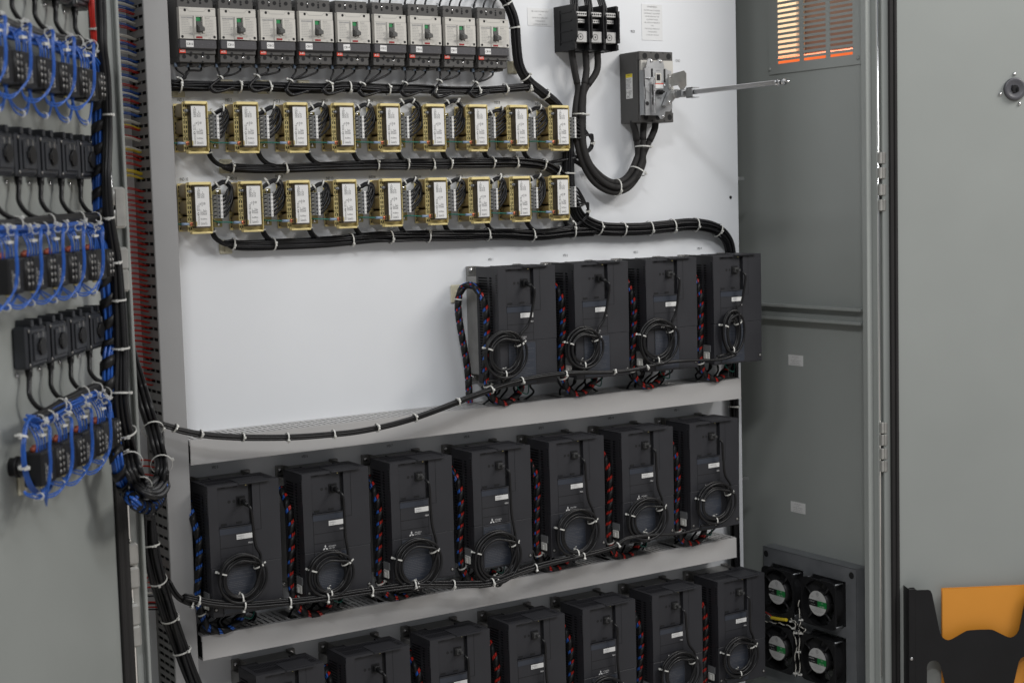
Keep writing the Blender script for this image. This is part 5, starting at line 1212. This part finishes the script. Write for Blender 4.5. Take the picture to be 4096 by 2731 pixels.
# ================================================================== field wires entering the vertical duct's comb
FIELD = [(1.7578, 'blue'), (1.7505, 'wwire'), (1.7447, 'blue'), (1.738, 'red'), (1.7275, 'blue'), (1.7202, 'wwire'), (1.7118, 'blue'), (1.7076, 'red'), (1.6908, 'wwire'), (1.6797, 'red'), (1.6761, 'blue'), (1.6646, 'blue'), (1.6604, 'wwire'), (1.6477, 'blue'), (1.6414, 'wwire'), (1.6341, 'blue'), (1.6277, 'red'), (1.6162, 'blue'), (1.6105, 'wwire'), (1.5982, 'red'), (1.5877, 'blue'), (1.5813, 'wwire'), (1.5778, 'blue'), (1.5697, 'red'), (1.5602, 'blue'), (1.5528, 'wwire'), (1.5443, 'blue'), (1.5306, 'wwire'), (1.521, 'yellow'), (1.5179, 'red'), (1.5009, 'red'), (1.4977, 'wwire'), (1.479, 'wwire'), (1.4754, 'yellow'), (1.4669, 'red'), (1.4595, 'red'), (1.4488, 'red'), (1.436, 'yellow'), (1.4334, 'yellow'), (1.4259, 'yellow'), (1.4007, 'red'), (1.3886, 'red'), (1.3785, 'red'), (1.3694, 'red'), (1.3593, 'red'), (1.349, 'red'), (1.3388, 'red'), (1.3287, 'red'), (1.319, 'red'), (1.3087, 'red'), (1.2987, 'red'), (1.2886, 'red'), (1.2783, 'red'), (1.2679, 'red'), (1.2578, 'red'), (1.2481, 'red'), (1.2378, 'red'), (1.2277, 'red'), (1.218, 'red'), (1.2076, 'red'), (1.1975, 'red'), (1.1878, 'red'), (1.1781, 'red'), (1.1683, 'red'), (1.1579, 'red'), (1.1467, 'red'), (1.1369, 'red'), (1.1272, 'red'), (1.1174, 'red'), (1.1072, 'red'), (1.0956, 'red'), (1.0869, 'red'), (1.0773, 'red'), (1.0669, 'red'), (1.0564, 'red'), (1.0451, 'red'), (1.0342, 'red'), (1.0244, 'red'), (0.8735, 'red'), (0.8618, 'red'), (0.8449, 'red'), (0.7821, 'red'), (0.6713, 'red'), (0.662, 'red'), (0.6539, 'wwire'), (0.6446, 'wwire'), (0.6395, 'red'), (0.6302, 'red'), (0.6202, 'red'), (0.6085, 'wwire'), (0.6027, 'wire'), (0.5906, 'red'), (0.5876, 'wire'), (0.5806, 'red'), (0.5759, 'wire')]
rn = random.Random(23)
WORD = {'blue': 'blue', 'red': 'red', 'wwire': 'white', 'yellow': 'yellow', 'wire': 'black'}
for z, cc in FIELD:
    lab = 'short %s field wires entering the comb side of the vertical duct' % WORD[cc]
    t = thing('field_wire', lab, 'wires', (.0, -.05, z), 'short %s wires entering the vertical duct' % WORD[cc])
    mb = MB()
    for q in range(2):
        d = .0030*q; s_ = rn.uniform(-.003, .003)
        y = -.046 - .006*(q % 2)
        mb.tube([(-.045, y + .01, z + .010 + d + s_), (-.010, y, z + .009 + d), (.030, y, z + .006 + d*.7), (.050, y + .002, z + .001 + d*.4), (.062, y + .006, z + d*.4)], .0011 if cc != 'wwire' else .0016, 6, k=6)
    mb.build('wires', cc, t)

# ================================================================== fan bracket and four fans on the side wall
XB = 1.705
t = thing('fan_bracket', 'galvanised steel box bracket on the side wall holding four fans', 'bracket', (XW, -.13, .16))
mb = MB(); f = lambda u, v, w_: (w_, u, v)
mb.plate([-.3000, -.2640, -.1480, -.1160, .0000, .0330], [.10, .140, .272, .300, .4130, .4510], {(1, 1), (1, 3), (3, 1), (3, 3)}, f, XB, XB + .0018)
mb.box(XB, XW - .001, -.3005, -.2990, .10, .4515); mb.box(XB, XW - .001, -.300, .033, .4500, .4515); mb.box(XB, XW - .001, .0315, .033, .10, .45); mb.build('plate', 'bracket', t)
mb = MB()
for (y, z_) in ((.0215, .4330), (-.2840, .4330)): mb.disc((XB - .0006, y, z_), (-1, 0, 0), .0085, 20)
mb.build('hole', 'dark', t)
def make_fan():
    # local: axis along x, face towards -x; origin at the hub centre
    t = thing('cooling_fan', '', 'fan', world=False)
    mb = MB(); n = 40
    def sq(a, h): 
        c_, s_ = math.cos(a), math.sin(a); e = 9
        return (h*math.copysign(abs(c_)**(2/e), c_), h*math.copysign(abs(s_)**(2/e), s_))
    for xx, xe in ((-.0330, -.0275), (.0000, .0050)):
        o_ = [sq(2*math.pi*k/n, .0595) for k in range(n)]; i_ = [(.0565*math.cos(2*math.pi*k/n), .0565*math.sin(2*math.pi*k/n)) for k in range(n)]
        mb.grid([[(xx, *p) for p in i_], [(xx, *p) for p in o_], [(xe, *p) for p in o_], [(xe, *p) for p in i_], [(xx, *p) for p in i_]], 0, False, True, False)
    mb.grid([[(-.0300, .0572*math.cos(2*math.pi*k/n), .0572*math.sin(2*math.pi*k/n)) for k in range(n)], [(.003, .0572*math.cos(2*math.pi*k/n), .0572*math.sin(2*math.pi*k/n)) for k in range(n)]], 0, True, True, False)
    for a in (40, 130, 220, 310):
        c_, s_ = math.cos(R(a)), math.sin(R(a)); mb.tube([(-.0315, .028*c_, .028*s_), (-.0320, .057*c_, .057*s_)], .0028, 6, raw=False)
    mb.build('housing', 'black', t)
    mb = MB(); mb.cyl((-.0335, 0, 0), (-.004, 0, 0), .0325, .0330, 32); mb.build('hub', 'black', t)
    mb = MB(); m_ = 36; r_ = .0312
    def band(z0, z1, y0, y1, x, m):
        P = []
        N = 14
        zs = [z0 + (z1 - z0)*k/N for k in range(N + 1)]
        lo = [(max(y0, -math.sqrt(max(0, r_*r_ - z*z))), z) for z in zs]; hi = [(min(y1, math.sqrt(max(0, r_*r_ - z*z))), z) for z in zs]
        mb.face([(x, *p) for p in lo] + [(x, *p) for p in reversed(hi)], m)
    band(.0065, r_, -r_, r_, -.0340, 0); band(-r_, -.0095, -r_, r_, -.0340, 0); band(-.0095, .0065, -r_, 0, -.0340, 1); band(-.0095, .0065, 0, r_, -.0340, 2)
    lb = mb.build('label', ['fanl', 'fang', 'black'], t)
    mb = MB(); U, V = (0, -1, 0), (0, 0, 1); e = -.0344
    mb.ring((e, 0, .0225), (-1, 0, 0), .0036, .0046, .0002, 18); mb.ring((e, 0, .0200), (-1, 0, 0), .0020, .0030, .0002, 18); mb.ring((e, 0, .0250), (-1, 0, 0), .0016, .0026, .0002, 18)
    mb.text('MODEL', .0036, (e, .0235, .0125), U, V, sx=.85); mb.text('A12038-BT', .0032, (e, .004, .0130), U, V, sx=.8); mb.text('HT DOUBLE BALL BRG', .0026, (e, .004, .0085), U, V, sx=.75)
    mb.text('THERMAL PROTECTED', .0022, (e, 0, -.0128), U, V, al='C'); mb.text('115V 50/60Hz 20W 0.2A', .0030, (e, 0, -.0165), U, V, al='C', sx=.8)
    mb.lines((e, .020, -.0195), U, V, .038, 1, .003, .0010, seed=5, fill=1); mb.lines((e, .014, -.0225), U, V, .028, 1, .003, .0010, seed=6, fill=1); mb.text('MADE IN CHINA', .0022, (e, 0, -.0280), U, V, al='C', sx=.8)
    mb.build('print', 'gink', lb)
    mb = MB(); mb.text('AXIAL FAN', .0042, (e, .0285, .0005), U, V, sx=.85); mb.text('COOLING FAN', .0020, (e, .022, -.0055), U, V); mb.text('UL', .0050, (e, -.0135, .0010), U, V); mb.text('AC115V', .0050, (e, -.0075, -.0080), U, V, sx=.9); mb.build('bright_print', 'wink', lb)
    mb = MB()
    for k in range(5):
        a0 = 2*math.pi*k/5 + .4; rows = []
        for q in range(6):
            r2 = .0320 + (.0555 - .0320)*q/5; sw = .18*q/5
            rows.append([(-.026 + .020*w_, r2*math.cos(a0 + sw + .85*w_), r2*math.sin(a0 + sw + .85*w_)) for w_ in (0, .25, .5, .75, 1)])
        mb.grid(rows, 0, True, False, False); mb.grid([[(p[0] + .0014, p[1], p[2]) for p in r3] for r3 in rows], 0, True, False, False)
    mb.build('impeller', 'black', t)
    for y, z_ in ((-.0525, .0540), (.0525, .0540), (-.0525, -.0525), (.0525, -.0525)): mb = MB(); mb.cyl((-.0275, y, z_), (-.0010, y, z_), .0021, n=8); mb.build('screw', 'zinc', t)
    return t
fp = make_fan()
FP = [(-.0545, .3520, 'upper left'), (-.2015, .3530, 'upper right'), (-.0525, .2055, 'lower left'), (-.1985, .2075, 'lower right')]
for k, (y, z_, w_) in enumerate(FP):
    o = fp if k == 0 else copy_tree(fp)
    o.location = (XB - .0003, y, z_); o['group'] = 'four axial fans'; o['label'] = 'black axial fan with white and green hub label, %s of the four' % w_
# fan wires
t = thing('fan_wires', 'twisted black and white fan wires with a yellow splice between the fans', 'wires', (1.66, -.10, .30))
WH = [[(1.668,-0.1391,0.3491),(1.668,-0.1371,0.3274),(1.668,-0.1417,0.307),(1.668,-0.1414,0.288),(1.668,-0.1362,0.2726),(1.668,-0.1377,0.261),(1.668,-0.1371,0.2228),(1.668,-0.138,0.1753),(1.668,-0.136,0.1532)], [(1.668,-0.1081,0.295),(1.668,-0.1214,0.286),(1.668,-0.1245,0.2724),(1.668,-0.1177,0.2637),(1.668,-0.1224,0.248),(1.668,-0.1289,0.2328),(1.668,-0.1235,0.2076),(1.668,-0.1229,0.1716),(1.668,-0.1242,0.1479)], [(1.668,-0.1046,0.2871),(1.668,-0.1248,0.2915),(1.668,-0.1314,0.2834)], [(1.668,0.0028,0.2688),(1.668,-0.0183,0.2685),(1.668,-0.0392,0.2694),(1.668,-0.0635,0.2734),(1.668,-0.084,0.2743),(1.668,-0.1077,0.2734),(1.668,-0.1211,0.2668)], [(1.668,-0.1346,0.277),(1.668,-0.148,0.2811),(1.668,-0.1595,0.2777),(1.668,-0.1544,0.2695),(1.668,-0.1411,0.2689)], [(1.668,0.0025,0.2885),(1.668,-0.0186,0.2856),(1.668,-0.036,0.2825)]]
mb = MB(); mk = MB()
for l in WH:
    P = smooth(l, 8); T_, N_, B_ = frames(P)
    for mm, ph in ((mb, 0), (mk, math.pi)):
        mm.tube([P[q] + (N_[q]*math.cos(q*.55 + ph) + B_[q]*math.sin(q*.55 + ph))*.0012 for q in range(len(P))], .0011, 6, raw=True)
mb.build('white_wires', 'wwire', t); mk.build('black_wires', 'wire', t)
mb = MB(); mb.tube([(1.666,0.0001,0.2942),(1.666,-0.0244,0.2908),(1.666,-0.0417,0.286)], .0012, 6); mb.build('red_wire', 'red', t)
mb = MB(); mb.tube([(1.666,-0.0382,0.2828),(1.666,-0.0555,0.2841),(1.666,-0.0727,0.2859),(1.666,-0.0949,0.289)], .0042, 8); mb.build('splice', 'yellow', t)
for q in [(1.666,-0.1101,0.2887),(1.666,-0.1437,0.2995),(1.666,-0.1166,0.2722),(1.666,-0.1231,0.2617),(1.666,-0.1432,0.2649),(1.666,-0.1341,0.2153),(1.666,-0.1214,0.1572),(1.666,-0.1382,0.1578)]:
    q = Vector(q); add_tie([q - Vector((0, 0, .003)), q, q + Vector((0, 0, .003))], 1, .0030, t, 1.0, .008, .0028)

# ================================================================== hall behind the louver
bd = thing('storage_board', 'cream boards of the hall seen through the louver', 'board', (2.6, 1.0, 1.8))
mb = MB(); mb.box(2.60, 2.64, .832, 1.9, 1.8075, 2.8, 0, .004); mb.build('panel', 'cream', bd)
bd = thing('storage_board', 'dark brown boards of the hall seen through the right slots of the louver', 'board', (2.6, .4, 1.8))
mb = MB(); mb.box(2.63, 2.67, -.6, .831, 1.8035, 2.8, 0, .004); mb.build('panel', 'brown', bd)
rb = thing('rack_beam', 'bright orange rack beam behind the lowest louver slots', 'rack beam', (2.55, .7, 1.75))
mb = MB(); mb.box(2.56, 2.60, -1.2, 2.2, 1.70, 1.806, 0, .006); mb.build('beam', 'orange', rb)
l = bpy.data.lights.new('rear_hall_lamp', 'AREA'); l.shape = 'RECTANGLE'; l.size = 1.2; l.size_y = .4; l.energy = 90; l.color = (1.0, .93, .85)
lo = bpy.data.objects.new('rear_hall_lamp', l); col.objects.link(lo); lo.location = (1.95, 1.4, 3.4); lo.rotation_euler = (Vector((1.95, 1.4, 3.4)) - Vector((2.6, .6, 1.8))).to_track_quat('Z', 'Y').to_euler()
